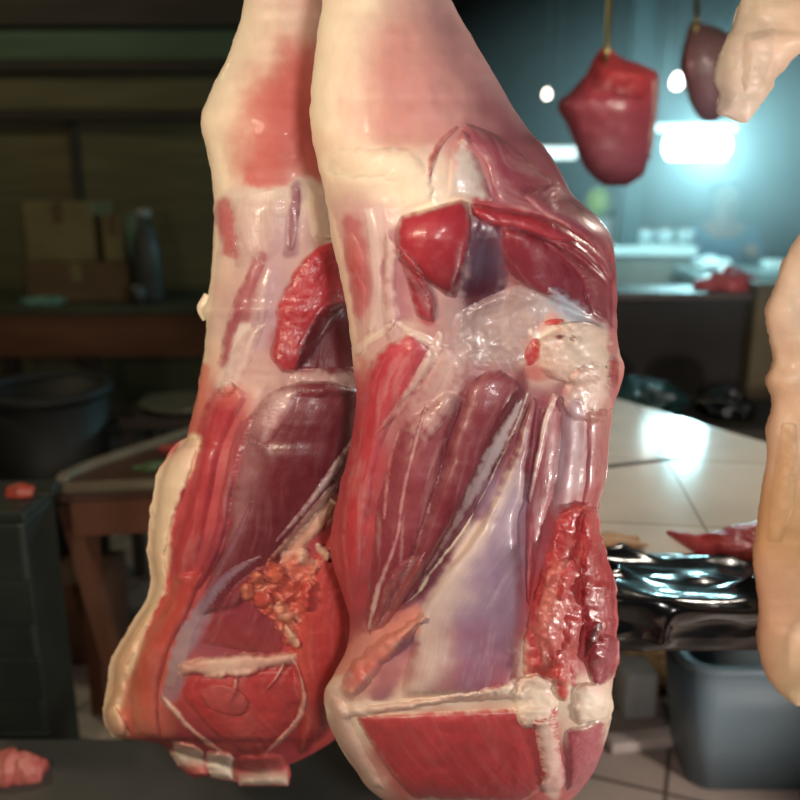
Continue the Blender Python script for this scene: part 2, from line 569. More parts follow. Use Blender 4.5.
    def strand(self, name, pts, wpx, bulge, cols, mat=None, label=None, **kw):
        """a narrow band along a centre line; wpx: half width(s) in picture units"""
        c = catmull(pts, 40)
        d = np.gradient(c, axis=0); d /= np.maximum(np.hypot(*d.T), 1e-6)[:, None]
        nrm = np.stack([d[:, 1], -d[:, 0]], -1)
        hw = np.interp(np.linspace(0, 1, 40), np.linspace(0, 1, len(wpx)), wpx)[:, None] if not isinstance(wpx, (int, float)) else wpx
        kw.setdefault('ends', 0.06)
        kw.setdefault('soft', 4.0); kw.setdefault('blend', 5.0); kw.setdefault('wob', 1.0); kw.setdefault('sink', 0.001); kw.setdefault('thick', 0.006); kw.setdefault('px', 1.3)
        return self.part(name, c + nrm * hw, c - nrm * hw, bulge * (0.3 if (mat or M_SILV) is M_SILV else 0.5), cols, mat=mat or M_SILV, label=label, **kw)


CREAM = (238, 214, 184)
CREAM2 = (228, 200, 172)
PINK = (214, 138, 126)
ROSE = (196, 96, 92)
RED = (182, 56, 60)
RED2 = (194, 66, 62)
DEEP = (134, 36, 46)
MAROON = (122, 46, 56)
MAUVE = (150, 78, 88)
LILAC = (168, 140, 156)
SILVER = (204, 186, 184)
WHITE = (232, 216, 200)
ORANGE = (206, 92, 62)


# ================================================================== the place
M_FLOOR = mat_plain('floor_tile', (176, 158, 146), (196, 178, 166), rough=0.35, scale=3, bump=0.05)
M_DARKWOOD = mat_plain('dark_boards', (64, 58, 36), (84, 76, 48), rough=0.7, scale=5, bump=0.3, stretch=(0.4, 1, 5))
M_BEAM = mat_plain('beam_wood', (32, 26, 20), (46, 38, 28), rough=0.75, scale=6, bump=0.3, stretch=(0.4, 1, 5))
M_WALL = mat_plain('market_wall', (40, 48, 52), (58, 66, 68), rough=0.8, scale=2.5, bump=0.1)
M_CEIL = mat_plain('ceiling_boards', (36, 34, 32), (48, 45, 42), rough=0.85, scale=4, bump=0.2)


def tile_mat(name, c1, c2, grout, size, rough, gw=0.012, rot=0.0, spec=0.5):
    m, nt, b = nt_new(name)
    L = nt.links.new
    tc = nt.nodes.new('ShaderNodeTexCoord')
    mp = nt.nodes.new('ShaderNodeMapping'); mp.inputs['Rotation'].default_value = (0, 0, rot)
    br = nt.nodes.new('ShaderNodeTexBrick')
    br.offset = 0.0
    br.inputs['Scale'].default_value = 1.0
    br.inputs['Brick Width'].default_value = size; br.inputs['Row Height'].default_value = size
    br.inputs['Mortar Size'].default_value = gw * size; br.inputs['Mortar Smooth'].default_value = 0.3
    br.inputs['Color1'].default_value = lin4(c1); br.inputs['Color2'].default_value = lin4(c2); br.inputs['Mortar'].default_value = lin4(grout)
    nz = nt.nodes.new('ShaderNodeTexNoise'); nz.inputs['Scale'].default_value = 7; nz.inputs['Detail'].default_value = 6
    mx = nt.nodes.new('ShaderNodeMixRGB'); mx.blend_type = 'MULTIPLY'; mx.inputs['Fac'].default_value = 0.35
    L(tc.outputs['Object'], mp.inputs['Vector']); L(mp.outputs[0], br.inputs['Vector']); L(tc.outputs['Object'], nz.inputs['Vector'])
    L(br.outputs['Color'], mx.inputs[1]); L(nz.outputs['Fac'], mx.inputs[2]); L(mx.outputs[0], b.inputs['Base Color'])
    bp = nt.nodes.new('ShaderNodeBump'); bp.inputs['Strength'].default_value = 0.5; bp.inputs['Distance'].default_value = 0.002; bp.invert = True
    L(br.outputs['Fac'], bp.inputs['Height']); L(bp.outputs[0], b.inputs['Normal'])
    b.inputs['Roughness'].default_value = rough
    b.inputs['Specular IOR Level'].default_value = spec
    return m


M_TILE = tile_mat('glazed_white_tile', (226, 212, 194), (218, 202, 184), (176, 156, 134), 0.36, 0.11, gw=0.008, rot=0.12, spec=0.2)
M_FLOOR = tile_mat('worn_floor_tile', (150, 132, 122), (166, 148, 138), (84, 72, 64), 0.30, 0.4, gw=0.02, rot=0.35)

struct(obj('floor', box(-6, 5, -2.5, 9, -0.1, 0.0), M_FLOOR))
struct(obj('ceiling', box(-6, 5, -2.5, 9, 3.2, 3.3), M_CEIL))
struct(obj('wall_back', box(-6, 5, 8.9, 9.0, 0, 3.2), M_WALL))
struct(obj('wall_left', box(-6.1, -6.0, -2.5, 9, 0, 3.2), M_WALL))
struct(obj('wall_right', box(5.0, 5.1, -2.5, 9, 0, 3.2), M_WALL))

# timber partition behind the left stall
pt = thing('timber_partition', 'olive board partition with dark beams behind the left stall', 'partition', (-2.6, 4.7, 0))
pt['kind'] = 'structure'
M_OLIVE = mat_plain('olive_boards', (74, 70, 46), (92, 86, 58), rough=0.75, scale=4, bump=0.3, stretch=(0.5, 1, 6))
M_GREENB = mat_plain('green_paint', (44, 68, 50), (58, 82, 60), rough=0.6, scale=4, bump=0.2, stretch=(0.5, 1, 6))
bm = bmesh.new()
for i in range(9):
    bm_box(bm, -5.9, -0.35, 4.70, 4.74, 0.02 + i * 0.181, 0.2005 + i * 0.181, 0.002)
obj('board_panel', bm, M_OLIVE, pt, smooth_it=False)
obj('beam', box(-5.9, -0.35, 4.62, 4.72, 1.64, 1.695, 0.01), M_BEAM, pt, smooth_it=False)
obj('beam', box(-5.9, -0.35, 4.62, 4.72, 1.88, 1.935, 0.01), M_BEAM, pt, smooth_it=False)
obj('infill_board', box(-5.9, -0.35, 4.68, 4.72, 1.70, 1.875, 0.006), M_OLIVE, pt, smooth_it=False)
obj('infill_board', box(-5.9, -0.8, 4.66, 4.70, 1.94, 2.09, 0.006), M_GREENB, pt, label='green painted board', smooth_it=False)
obj('beam', box(-5.9, -0.35, 4.62, 4.72, 2.095, 2.29, 0.01), M_BEAM, pt, smooth_it=False)
xp = float(W(72, 140, 4.66)[0])
obj('post', box(xp - 0.02, xp + 0.02, 4.66, 4.71, 0.0, 1.64, 0.008), M_BEAM, pt, smooth_it=False)
obj('post', box(-0.42, -0.3, 4.60, 4.76, 0.0, 2.4, 0.008), M_BEAM, pt, smooth_it=False)

# ------------------------------------------------------------------ meat rails and hooks
M_STEEL = mat_plain('old_steel', (120, 116, 108), (150, 146, 138), rough=0.32, scale=30, metal=1.0)
M_BRASS = mat_plain('dull_hook_metal', (150, 138, 92), (176, 162, 112), rough=0.35, scale=30, metal=1.0)


def rail(y, z, x0, x1, label):
    r = thing('meat_rail', label, 'rail', (x0, y, z))
    obj('bar', bm_tube(bmesh.new(), [(x0, y, z), (x1, y, z)], 0.014, 16), M_STEEL, r)
    for x in (x0 + 0.1, x1 - 0.1):
        obj('hanger_rod', bm_tube(bmesh.new(), [(x, y, z), (x, y, 3.2)], 0.008, 10), M_STEEL, r)
    return r


rail(1.0, 1.86, -1.2, 1.7, 'steel rail carrying the two near legs on hooks')
rail(2.6, 1.99, -0.2, 2.4, 'steel rail over the tiled table carrying the far red joint')


def hook(x, y, zr, tip, label, m=None, rad=0.005, group=None):
    pts = [(x, y + 0.012, zr - 0.02), (x, y + 0.022, zr + 0.008), (x, y, zr + 0.021), (x, y - 0.022, zr + 0.006), (x, y - 0.022, zr - 0.03)]
    tx, ty, tz = float(tip[0]), float(tip[1]), float(tip[2])
    pts += [(x * 0.6 + tx * 0.4, y - 0.02 + (ty - y) * .4, zr * 0.6 + tz * 0.4), (tx, ty - 0.02, tz + 0.03), (tx, ty - 0.018, tz - 0.005), (tx, ty, tz - 0.022), (tx, ty + 0.02, tz - 0.006)]
    c = np.array(pts)
    sm = []
    P = np.vstack([2 * c[0] - c[1], c, 2 * c[-1] - c[-2]])
    for k in range(len(c) - 1):
        for q in np.linspace(0, 1, 6, endpoint=False):
            p0, p1, p2, p3 = P[k:k + 4]
            sm.append(0.5 * (2 * p1 + (p2 - p0) * q + (2 * p0 - 5 * p1 + 4 * p2 - p3) * q * q + (3 * p1 - p0 - 3 * p2 + p3) * q ** 3))
    sm.append(c[-1])
    o = obj('meat_hook', bm_tube(bmesh.new(), [tuple(p) for p in sm], [rad] * (len(sm) - 4) + [rad * .8, rad * .6, rad * .4, rad * .15], 12), m or M_STEEL)
    return tag(o, label, 'hook', group)


# ================================================================== RIGHT LEG (in front)
RL = [(352, -120), (340, -80), (328, -30), (323, 0), (319, 24), (314, 60), (310.5, 100), (311, 130), (317, 160), (326, 200), (332, 240), (341, 280),
      (348, 320), (353, 360), (356, 400), (354, 430), (347, 460), (340, 490), (333, 520), (330, 545), (334, 570), (345, 600), (350, 625),
      (346, 650), (335, 672), (325, 692), (326, 715), (337, 740), (353, 765), (368, 788), (395, 806), (440, 822)]
RR = [(404, -120), (418, -80), (438, -30), (452, 0), (464, 24), (486, 60), (509, 100), (529, 130), (545, 148), (562, 175), (574, 196), (585, 206), (600, 219),
      (611, 236), (615, 258), (617, 285), (617, 320), (619, 348), (624, 368), (619, 390), (612, 412), (608, 440), (605, 480), (597, 502), (596, 520), (600, 540),
      (608, 560), (615, 584), (618, 620), (615, 655), (612, 690), (612, 710), (607, 735), (600, 758), (588, 780), (566, 803), (520, 822)]
rp = [(335, -90, CREAM), (400, -90, CREAM), (330, 30, CREAM), (372, 40, CREAM2), (425, 36, (204, 152, 140)), (450, 30, (188, 134, 128)), (340, 95, CREAM), (392, 108, (202, 118, 110), 40), (425, 85, (204, 138, 128)), (420, 135, (206, 140, 128)), (450, 80, (196, 130, 124)), (400, 60, (214, 160, 144)),
      (465, 75, (178, 112, 112)), (490, 110, (160, 84, 92)), (455, 110, (196, 128, 122)), (520, 150, (156, 70, 82)), (470, 140, (190, 120, 116)),
      (335, 150, (232, 196, 166)), (372, 160, CREAM), (415, 165, CREAM), (345, 190, CREAM2), (400, 195, CREAM), (352, 225, (206, 150, 138)),
      (345, 262, (190, 92, 86), 22), (362, 300, (204, 150, 138)), (378, 230, (206, 168, 164)), (385, 280, (190, 134, 138)), (400, 305, (170, 96, 104)),
      (352, 345, (214, 172, 152)), (380, 345, (214, 180, 160)), (362, 395, RED), (345, 470, RED), (340, 540, RED2), (400, 420, MAUVE), (395, 365, (176, 84, 86)), (420, 395, (170, 90, 92)), (440, 430, MAROON), (380, 480, RED), (360, 580, RED), (405, 520, MAROON), (500, 400, (150, 76, 84)), (480, 440, MAROON), (430, 350, (196, 150, 142)), (500, 370, (170, 110, 110)),
            (570, 215, (168, 96, 98)), (600, 240, (150, 70, 80)), (600, 300, DEEP), (560, 260, DEEP), (510, 190, (158, 84, 92)), (545, 180, (164, 84, 90)),
      (480, 330, (196, 164, 160)), (560, 350, CREAM), (610, 360, ROSE), (605, 410, ROSE), (570, 450, MAUVE), (540, 460, MAUVE), (595, 470, (170, 96, 96)),
      (450, 470, MAROON), (470, 600, LILAC), (430, 560, MAUVE), (560, 600, RED), (560, 540, (180, 76, 78)), (540, 520, MAUVE), (560, 400, (180, 120, 122)), (600, 560, RED), (600, 650, RED), (370, 640, ROSE), (335, 710, CREAM), (400, 700, CREAM2),
      (345, 745, CREAM), (450, 700, CREAM2), (540, 700, CREAM), (590, 700, CREAM2), (430, 760, RED), (520, 760, RED), (590, 760, MAUVE), (450, 820, CREAM2), (540, 815, ROSE)]
rpaint = [([(400, 50), (395, 115)], 34, (202, 132, 120), .8), ([(450, 40), (472, 120)], 30, (192, 134, 126), .8), ([(490, 90), (535, 155)], 20, (158, 88, 94), .8), ([(470, 130), (520, 180)], 16, (176, 108, 110), .7), ([(330, 10), (322, 120)], 16, CREAM, .9),
          ([(330, 165), (380, 168), (410, 190), (425, 208)], 15, CREAM, .85), ([(360, 215), (375, 330)], 26, (196, 146, 138), .8), ([(352, 222), (362, 305)], 11, (182, 88, 88), .85), ([(376, 210), (378, 330)], 6, (214, 182, 172), .7), ([(394, 240), (396, 325)], 12, (168, 100, 108), .8), ([(440, 300), (450, 350)], 20, (190, 146, 140), .8), ([(404, 330), (440, 340)], 10, (206, 168, 154), .7),
          ([(318, 180), (334, 240), (346, 300), (354, 365)], 6, (230, 196, 170), .9), ([(440, 330), (415, 380), (395, 430)], 24, (186, 120, 114), .7), ([(470, 330), (520, 330)], 30, (166, 136, 130), .95), ([(530, 300), (605, 325)], 16, (172, 158, 160), .8),
          ([(545, 350), (600, 352)], 30, (232, 208, 184), .95), ([(590, 395)], 24, (216, 182, 164), .9), ([(528, 340), (534, 372)], 8, (190, 96, 88), .7), ([(525, 374), (575, 370)], 7, (192, 104, 94), .7), ([(540, 325), (556, 318)], 8, (214, 140, 122), .7), ([(612, 330), (616, 400)], 6, (176, 84, 84), .8), ([(482, 240), (482, 305)], 20, (104, 58, 76), .9), ([(520, 250), (595, 295)], 26, (132, 38, 50), .9), ([(480, 206), (560, 226), (606, 256)], 9, (172, 48, 56), .9),
          ([(610, 290), (614, 325)], 8, (160, 70, 78), .8), ([(420, 290), (425, 320)], 10, (170, 50, 58), .8),
          ([(420, 420), (400, 520), (372, 620)], 28, (142, 56, 66), .9), ([(480, 400), (430, 545)], 26, MAROON, .95), ([(365, 380), (342, 530), (345, 600)], 20, RED, .9), ([(520, 380), (470, 500), (420, 590)], 10, (120, 46, 54), .8),
          ([(545, 410), (538, 500), (530, 560)], 15, (166, 82, 90), .9), ([(572, 405), (566, 505)], 13, (184, 148, 150), .9), ([(600, 415), (596, 490)], 9, (186, 116, 112), .9),
          ([(575, 520), (560, 600), (550, 660)], 28, (184, 60, 56), .95), ([(600, 540), (606, 660)], 18, (168, 48, 50), .95),
          ([(505, 500), (490, 600), (450, 660)], 32, (168, 138, 156), .95), ([(480, 530), (440, 600), (400, 655)], 13, (216, 190, 172), .9), ([(430, 680), (510, 678)], 13, (176, 90, 96), .9), ([(378, 696), (392, 672), (412, 640)], 11, (124, 82, 106), .9),
          ([(340, 668), (365, 645), (415, 618)], 15, (210, 132, 112), .9), ([(360, 690), (430, 652)], 20, (180, 104, 104), .8), ([(332, 700), (348, 745), (372, 785)], 13, (216, 178, 158), .9), ([(395, 752), (535, 750)], 36, (184, 64, 64), .97), ([(592, 752), (585, 775)], 22, (172, 80, 88), .95),
          ([(340, 708), (430, 704), (520, 692)], 6, (230, 202, 180), .95), ([(534, 700)], 22, (234, 210, 184), .95), ([(592, 704)], 20, (234, 210, 184), .95), ([(545, 730), (552, 790)], 11, (224, 184, 166), .9)]
leg = Piece('meat_joint', RL, RR, 0.95, 0.105, rp, 'skinned leg of red meat hanging in front, cream knuckle at its right', 'meat', group='pair of hanging legs',
            body='fat_layer', power=2.4, rag=1.2, ragf=0.09, lump=0.0016, seed=1, back=0.6, paint=rpaint,
            bumps=[(575, 350, 46, 40, 0.020), (410, 170, 40, 30, 0.006), (490, 310, 45, 55, -0.022), (440, 60, 60, 60, 0.004)])
P = leg.part
# knee muscles on the right of the shank
P('muscle', [(466, 120), (490, 128), (520, 150), (552, 178)], [(452, 140), (484, 165), (500, 205), (560, 222)], 0.006,
  [(0, (176, 92, 96)), (0.5, (152, 62, 76)), (1, (164, 84, 88))], edge=((206, 160, 148), 7, 0.35), fascia=0.25, ends=0.2)
P('muscle', [(560, 178), (574, 197), (590, 212), (606, 230), (613, 258), (614, 275)], [(520, 196), (540, 214), (560, 224), (580, 238), (594, 258), (606, 275)], 0.005,
  [(0, (168, 92, 96)), (0.6, (150, 66, 78)), (1, (140, 48, 60))], edge=((224, 190, 170), 6, 0.55), fascia=0.2, ends=0.2)
# the bare tongue of sinew and the slit beside it
P('sinew', [(462, 130), (450, 150), (446, 172), (444, 200)], [(466, 132), (478, 150), (487, 175), (496, 204)], 0.004,
  [(0, (206, 184, 168)), (1, (198, 180, 170))], mat=M_SILV, ends=0.08, fascia=0.2, label='pale bare sinew')
leg.strand('muscle', [(458, 126), (443, 140), (433, 158), (428, 184)], [2, 5, 6, 2], 0.004, [(0, (176, 98, 94)), (0.5, (166, 70, 72)), (1, (206, 130, 116))], mat=M_MUS)
# fat flap with a torn lower rim
P('fat_flap', [(322, 176), (338, 180), (352, 182), (376, 182), (394, 194), (392, 218)], [(330, 146), (350, 144), (380, 142), (414, 146), (434, 170), (442, 206)], 0.0025,
  [(0, CREAM2), (0.5, (234, 208, 178)), (1, CREAM)], mat=M_FAT, rag=4, lump=0.0012, lumpf=0.06, blend=22, soft=20, label='cream fat flap with torn rim', ends=0.16)
# dark red lump
P('muscle', [(400, 214), (394, 226), (391, 244), (400, 262), (420, 278), (444, 296)], [(462, 197), (471, 204), (474, 222), (472, 246), (466, 272), (456, 300)], 0.026,
  [(0, (186, 42, 52)), (0.5, (158, 28, 38)), (1, (104, 16, 26))], edge=((206, 96, 92), 5, 0.4), mat=M_MUS, ends=0.3, thick=0.03, power=2.4, soft=9, label='glossy dark red lump')
P('muscle', [(394, 240), (400, 268), (408, 292), (414, 318)], [(414, 258), (428, 282), (438, 300), (436, 326)], 0.007, [(0, RED), (0.5, DEEP), (1, (170, 44, 52))], mat=M_RAW, fascia=0.25, ends=0.2)
# hollow of dark flesh
P('muscle', [(474, 216), (468, 245), (458, 285), (456, 316)], [(500, 216), (512, 250), (512, 285), (500, 318)], 0.002,
  [(0, (94, 40, 54)), (0.45, (92, 66, 84)), (0.75, (84, 30, 44)), (1, (110, 50, 60))], mat=M_SILV, ends=0.15, fascia=0.25, fcol=(150, 130, 150))
# red band sweeping right from the lump, and the darker bulge under it
P('muscle', [(468, 200), (500, 206), (540, 214), (575, 230), (602, 252), (615, 276)], [(470, 216), (496, 228), (530, 236), (565, 250), (594, 270), (610, 290)], 0.010,
  [(0, (176, 40, 48)), (0.5, (164, 44, 52)), (1, (156, 66, 74))], edge=((204, 110, 102), 5, 0.35), mat=M_RAW, ends=0.1)
P('muscle', [(500, 226), (500, 245), (506, 270), (524, 286)], [(520, 230), (560, 246), (596, 276), (612, 330)], 0.014,
  [(0, (150, 40, 50)), (0.5, (122, 32, 46)), (1, (128, 44, 56))], fascia=0.22, fcol=(186, 130, 130), ends=0.2)
P('muscle', [(540, 240), (560, 258), (580, 284), (590, 316)], [(576, 240), (600, 262), (613, 290), (614, 332)], 0.008,
  [(0, (140, 36, 46)), (1, (128, 48, 60))], fascia=0.25, fcol=(196, 140, 140), ends=0.2)
# grey silverskin saddle and cartilage
P('silverskin', [(452, 312), (446, 330), (450, 352), (470, 372)], [(520, 278), (545, 296), (548, 330), (528, 380)], 0.004,
  [(0, (164, 130, 126)), (0.4, (176, 146, 140)), (1, (158, 124, 122))], mat=M_SILV, fascia=0.3, edge=((170, 110, 110), 9, 0.3), blend=26, soft=20, ends=0.3, lump=0.002, label='grey silverskin')
P('silverskin', [(400, 250), (398, 285), (404, 320), (402, 345)], [(384, 222), (380, 270), (380, 315), (386, 350)], 0.004, [(0, (214, 176, 164)), (1, (206, 162, 156))], mat=M_SILV, fascia=0.5, ends=0.2)
P('cartilage', [(548, 286), (545, 300), (556, 318), (570, 328)], [(560, 286), (580, 300), (596, 316), (600, 332)], 0.006, [(0, (150, 158, 178)), (0.6, (176, 180, 190)), (1, (204, 196, 190))], mat=M_SILV, ends=0.25, label='bluish cartilage')
# knuckle of bone end, gristle and fat
def lumpy(cx, cy, rx, ry, bulge, cols, name='gristle', mat=None, rot=0.0, lump=0.004, P_=None, **kw):
    a = np.linspace(0, math.pi, 9)
    ca, sa = math.cos(rot), math.sin(rot)
    q = lambda x, y: (cx + x * ca - y * sa, cy + x * sa + y * ca)
    Lf = [q(-rx * (math.sin(t) ** .7 if 0 < t < math.pi - 1e-6 else 0.12), -ry * math.cos(t)) for t in a]
    Rt = [q(rx * (math.sin(t) ** .7 if 0 < t < math.pi - 1e-6 else 0.12), -ry * math.cos(t)) for t in a]
    kw.setdefault('rag', min(rx, ry) * 0.22); kw.setdefault('ragf', 0.09); kw.setdefault('wob', min(rx, ry) * 0.25); kw.setdefault('ends', 0.35); kw.setdefault('soft', 5.0); kw.setdefault('blend', 6.0)
    return (P_ or P)(name, Lf, Rt, bulge, cols, mat=mat or M_BONE, lump=lump, **kw)


lumpy(578, 352, 43, 31, 0.013, [(0, (206, 172, 156)), (0.5, (224, 196, 174)), (1, (206, 164, 148))], lump=0.006, lumpf=0.07, blend=16, soft=12, across=[(0.2, (190, 140, 132), 0.15, 0.5), (0.6, (236, 212, 190), 0.16, 0.5)], label='cream knuckle of gristle')
lumpy(590, 392, 27, 30, 0.012, [(0, (224, 194, 172)), (1, (200, 150, 138))], rot=0.5, lump=0.005, lumpf=0.07, blend=14, soft=10)
lumpy(533, 352, 8, 15, 0.002, [(0, (190, 60, 52)), (1, (168, 44, 44))], name='muscle', mat=M_RAW, rot=0.4, label='small red scrap')
lumpy(553, 322, 13, 3.0, 0.0015, (196, 64, 48), name='muscle', mat=M_RAW, rot=-0.15, lump=0.001)
lumpy(560, 337, 7, 2.4, 0.008, (120, 52, 44), name='muscle', mat=M_RAW, lump=0.0)
lumpy(574, 338, 5, 2.4, 0.010, (130, 56, 46), name='muscle', mat=M_RAW, rot=0.5, lump=0.0)
lumpy(614, 372, 7, 16, 0.003, [(0, (170, 56, 60)), (1, (150, 44, 52))], name='muscle', mat=M_RAW)
# left strip: pink fat, red window, pale bands
P('muscle', [(340, 236), (343, 262), (350, 290), (357, 322)], [(352, 228), (366, 250), (369, 285), (366, 330)], 0.003, [(0, (196, 110, 100)), (0.5, (180, 70, 70)), (1, (196, 120, 108))], fascia=0.3, ends=0.25, blend=12, soft=10)
leg.strand('silverskin', [(368, 206), (374, 240), (376, 285), (370, 335), (362, 356)], [7, 7, 6, 5, 3], 0.004, [(0, (220, 190, 176)), (0.6, (206, 160, 156)), (1, (222, 190, 170))], fascia=0.4)
# main muscles below the sinew Y
P('muscle', [(404, 334), (374, 352), (362, 376), (356, 412), (350, 450), (340, 485), (334, 520), (332, 548), (338, 575), (346, 605)],
  [(412, 334), (440, 350), (426, 382), (404, 408), (388, 440), (378, 480), (370, 530), (366, 570), (360, 600), (352, 622)], 0.010,
  [(0, (186, 46, 58)), (0.25, (190, 52, 60)), (0.6, (184, 46, 48)), (1, (178, 46, 42))], across=[(0.85, MAUVE, 0.25, 0.5)], fascia=0.3, blend=16, soft=12, ends=0.3)
P('muscle', [(446, 392), (420, 410), (398, 432), (384, 470), (374, 520), (368, 575), (364, 625)], [(462, 392), (452, 430), (440, 480), (424, 535), (404, 580), (388, 610), (370, 640)], 0.012,
  [(0, (156, 82, 84)), (0.3, (140, 56, 64)), (0.7, (132, 44, 52)), (1, (144, 58, 62))], fascia=0.5, fcol=(200, 150, 146), edge=((196, 140, 138), 5, 0.45), ends=0.12)
P('muscle', [(488, 368), (466, 386), (452, 420), (438, 470), (420, 525), (404, 575), (388, 612)], [(502, 368), (522, 388), (509, 420), (492, 458), (470, 505), (442, 552), (398, 610)], 0.020,
  [(0, (150, 72, 78)), (0.2, (128, 44, 54)), (0.6, (120, 36, 46)), (1, (136, 60, 64))], fascia=0.3, fcol=(186, 130, 130), across=[(0.12, (170, 110, 110), 0.14, 0.6)], ends=0.32, blend=14, soft=12, label='dark main muscle')
# white film fanning down from the Y
P('silverskin', [(436, 338), (424, 358), (404, 392), (384, 418)], [(474, 346), (472, 376), (458, 412), (430, 452)], 0.0035,
  [(0, (200, 164, 152)), (0.5, (186, 142, 136)), (1, (168, 96, 98))], mat=M_SILV, fascia=0.5, fcol=(214, 184, 170), blend=24, soft=18, ends=0.35)
leg.strand('sinew', [(354, 352), (366, 342), (384, 330), (396, 320)], [5, 7, 6, 3], 0.004, [(0, (220, 188, 168)), (1, (222, 190, 172))], blend=9, soft=7)
leg.strand('sinew', [(396, 322), (412, 332), (428, 340), (444, 352)], [4, 6, 7, 5], 0.004, [(0, (222, 192, 174)), (1, (208, 172, 160))], blend=9, soft=7)
leg.strand('sinew', [(442, 330), (434, 352), (412, 388), (392, 416), (372, 436)], [6, 9, 7, 5, 2], 0.0035, [(0, (220, 190, 174)), (1, (196, 124, 118))], blend=10, soft=9)
leg.strand('sinew', [(428, 400), (416, 440), (404, 490), (396, 540), (378, 590), (368, 632)], [2.5, 3, 3, 3, 4, 3], 0.0025, [(0, (196, 146, 140)), (0.6, (180, 112, 112)), (1, (210, 172, 160))])
leg.strand('sinew', [(398, 430), (388, 470), (384, 520)], [2, 3, 2], 0.0015, (182, 108, 106))
P('muscle', [(396, 562), (384, 585), (376, 612), (370, 632)], [(430, 548), (424, 572), (408, 598), (382, 630)], 0.007, [(0, (140, 60, 64)), (1, (160, 84, 82))], mat=M_RAW, lump=0.003, fascia=0.3, ends=0.2)
# tendons and the pale shank muscle
leg.strand('tendon', [(524, 398), (508, 425), (492, 455), (474, 490), (452, 530), (434, 560), (424, 574)], [4, 7, 9, 8, 5, 3, 2], 0.008,
           [(0, (206, 184, 176)), (0.4, (190, 168, 168)), (1, (170, 120, 118))], fascia=0.7, fcol=(232, 222, 214), label='silver tendon')
P('silverskin', [(532, 396), (520, 428), (506, 462), (488, 500), (466, 540), (438, 576), (415, 612), (408, 645), (402, 680), (398, 700)],
  [(538, 400), (535, 440), (530, 490), (522, 520), (523, 560), (525, 600), (524, 640), (521, 670), (518, 690), (514, 700)], 0.022,
  [(0, (216, 190, 176)), (0.25, (214, 186, 174)), (0.45, (180, 152, 164)), (0.68, (166, 130, 150)), (0.83, (160, 96, 112)), (1, (176, 80, 84))], mat=M_SILV,
  across=[(0.15, (220, 194, 176), 0.22, 0.7), (0.6, (154, 122, 154), 0.2, 0.4)], fascia=0.3, fcol=(226, 206, 200), ends=0.10, label='lilac silverskinned muscle', power=2.2)
leg.strand('sinew', [(528, 392), (519, 420), (506, 448), (497, 466), (488, 486), (474, 510)], [2, 3, 2.5, 2, 1.5, 1], 0.011, [(0, (226, 206, 190)), (1, (222, 200, 186))], fascia=0.4)
leg.strand('muscle', [(526, 404), (514, 432), (499, 458), (488, 480)], [1, 1.6, 1.8, 1], 0.004, (92, 44, 48), mat=M_MUS)
leg.strand('fat_seam', [(474, 512), (462, 532), (440, 560), (428, 576), (418, 592), (404, 604)], [2, 3.5, 3, 3, 3.5, 2], 0.010, (234, 208, 184), mat=M_FAT, rag=1.5)
# right column under the knuckle
P('muscle', [(536, 404), (533, 440), (528, 480), (524, 515), (524, 560), (526, 600)], [(560, 404), (560, 440), (556, 480), (548, 520), (538, 560), (530, 610)], 0.008,
  [(0, (178, 116, 116)), (0.5, (160, 72, 80)), (1, (170, 60, 64))], fascia=0.5, fcol=(204, 166, 164), ends=0.12)
P('silverskin', [(560, 396), (560, 430), (556, 470), (550, 512)], [(584, 400), (586, 440), (582, 480), (574, 515)], 0.006,
  [(0, (178, 140, 144)), (0.5, (170, 118, 128)), (1, (186, 138, 140))], mat=M_SILV, fascia=0.6, fcol=(210, 184, 180), ends=0.15)
P('muscle', [(586, 410), (586, 440), (584, 475), (578, 512)], [(612, 408), (609, 440), (605, 478), (598, 510)], 0.006, [(0, (186, 120, 112)), (0.5, (166, 84, 86)), (1, (180, 70, 70))], fascia=0.45, ends=0.15)
P('sinew', [(552, 392), (540, 420), (532, 460), (526, 500)], [(562, 394), (552, 420), (542, 460), (531, 505)], 0.009, [(0, (222, 194, 180)), (1, (206, 160, 152))], mat=M_SILV, fascia=0.3, ends=0.1)
# ragged raw flesh low on the right
P('muscle', [(574, 500), (556, 520), (546, 548), (534, 590), (522, 640), (520, 676)], [(590, 502), (598, 530), (598, 560), (592, 600), (584, 640), (576, 690)], 0.018,
  [(0, (190, 52, 48)), (0.5, (178, 48, 46)), (1, (186, 60, 54))], mat=M_RAW, lump=0.009, lumpf=0.075, fascia=0.35, fcol=(226, 160, 140), rag=4, ends=0.14, thick=0.02, label='ragged raw flesh')
P('muscle', [(584, 506), (580, 540), (580, 580), (582, 620), (584, 664)], [(597, 508), (606, 550), (616, 590), (616, 630), (608, 668)], 0.015,
  [(0, (186, 48, 46)), (0.6, (160, 34, 40)), (1, (176, 52, 50))], mat=M_RAW, lump=0.009, lumpf=0.08, rag=3, ends=0.14, thick=0.02)
P('muscle', [(546, 560), (538, 590), (532, 630), (540, 668)], [(574, 556), (570, 590), (566, 624), (556, 668)], 0.012,
  [(0, (206, 96, 82)), (0.5, (204, 112, 96)), (1, (186, 60, 54))], mat=M_RAW, lump=0.008, lumpf=0.11, fascia=0.8, fcol=(230, 180, 160), rag=4, ends=0.2)
lumpy(592, 640, 7, 20, 0.004, [(0, (92, 20, 26)), (1, (110, 28, 32))], name='muscle', mat=M_RAW, rot=0.45)
lumpy(562, 676, 10, 26, 0.012, [(0, (192, 52, 44)), (1, (206, 70, 56))], name='muscle', mat=M_RAW, rot=-0.1)
lumpy(604, 660, 14, 26, 0.012, [(0, (150, 34, 44)), (1, (160, 52, 60))], name='muscle', mat=M_RAW, rot=0.15)
lumpy(566, 580, 8, 22, 0.012, [(0, (196, 60, 50)), (1, (190, 50, 46))], name='muscle', mat=M_RAW, rot=0.3)
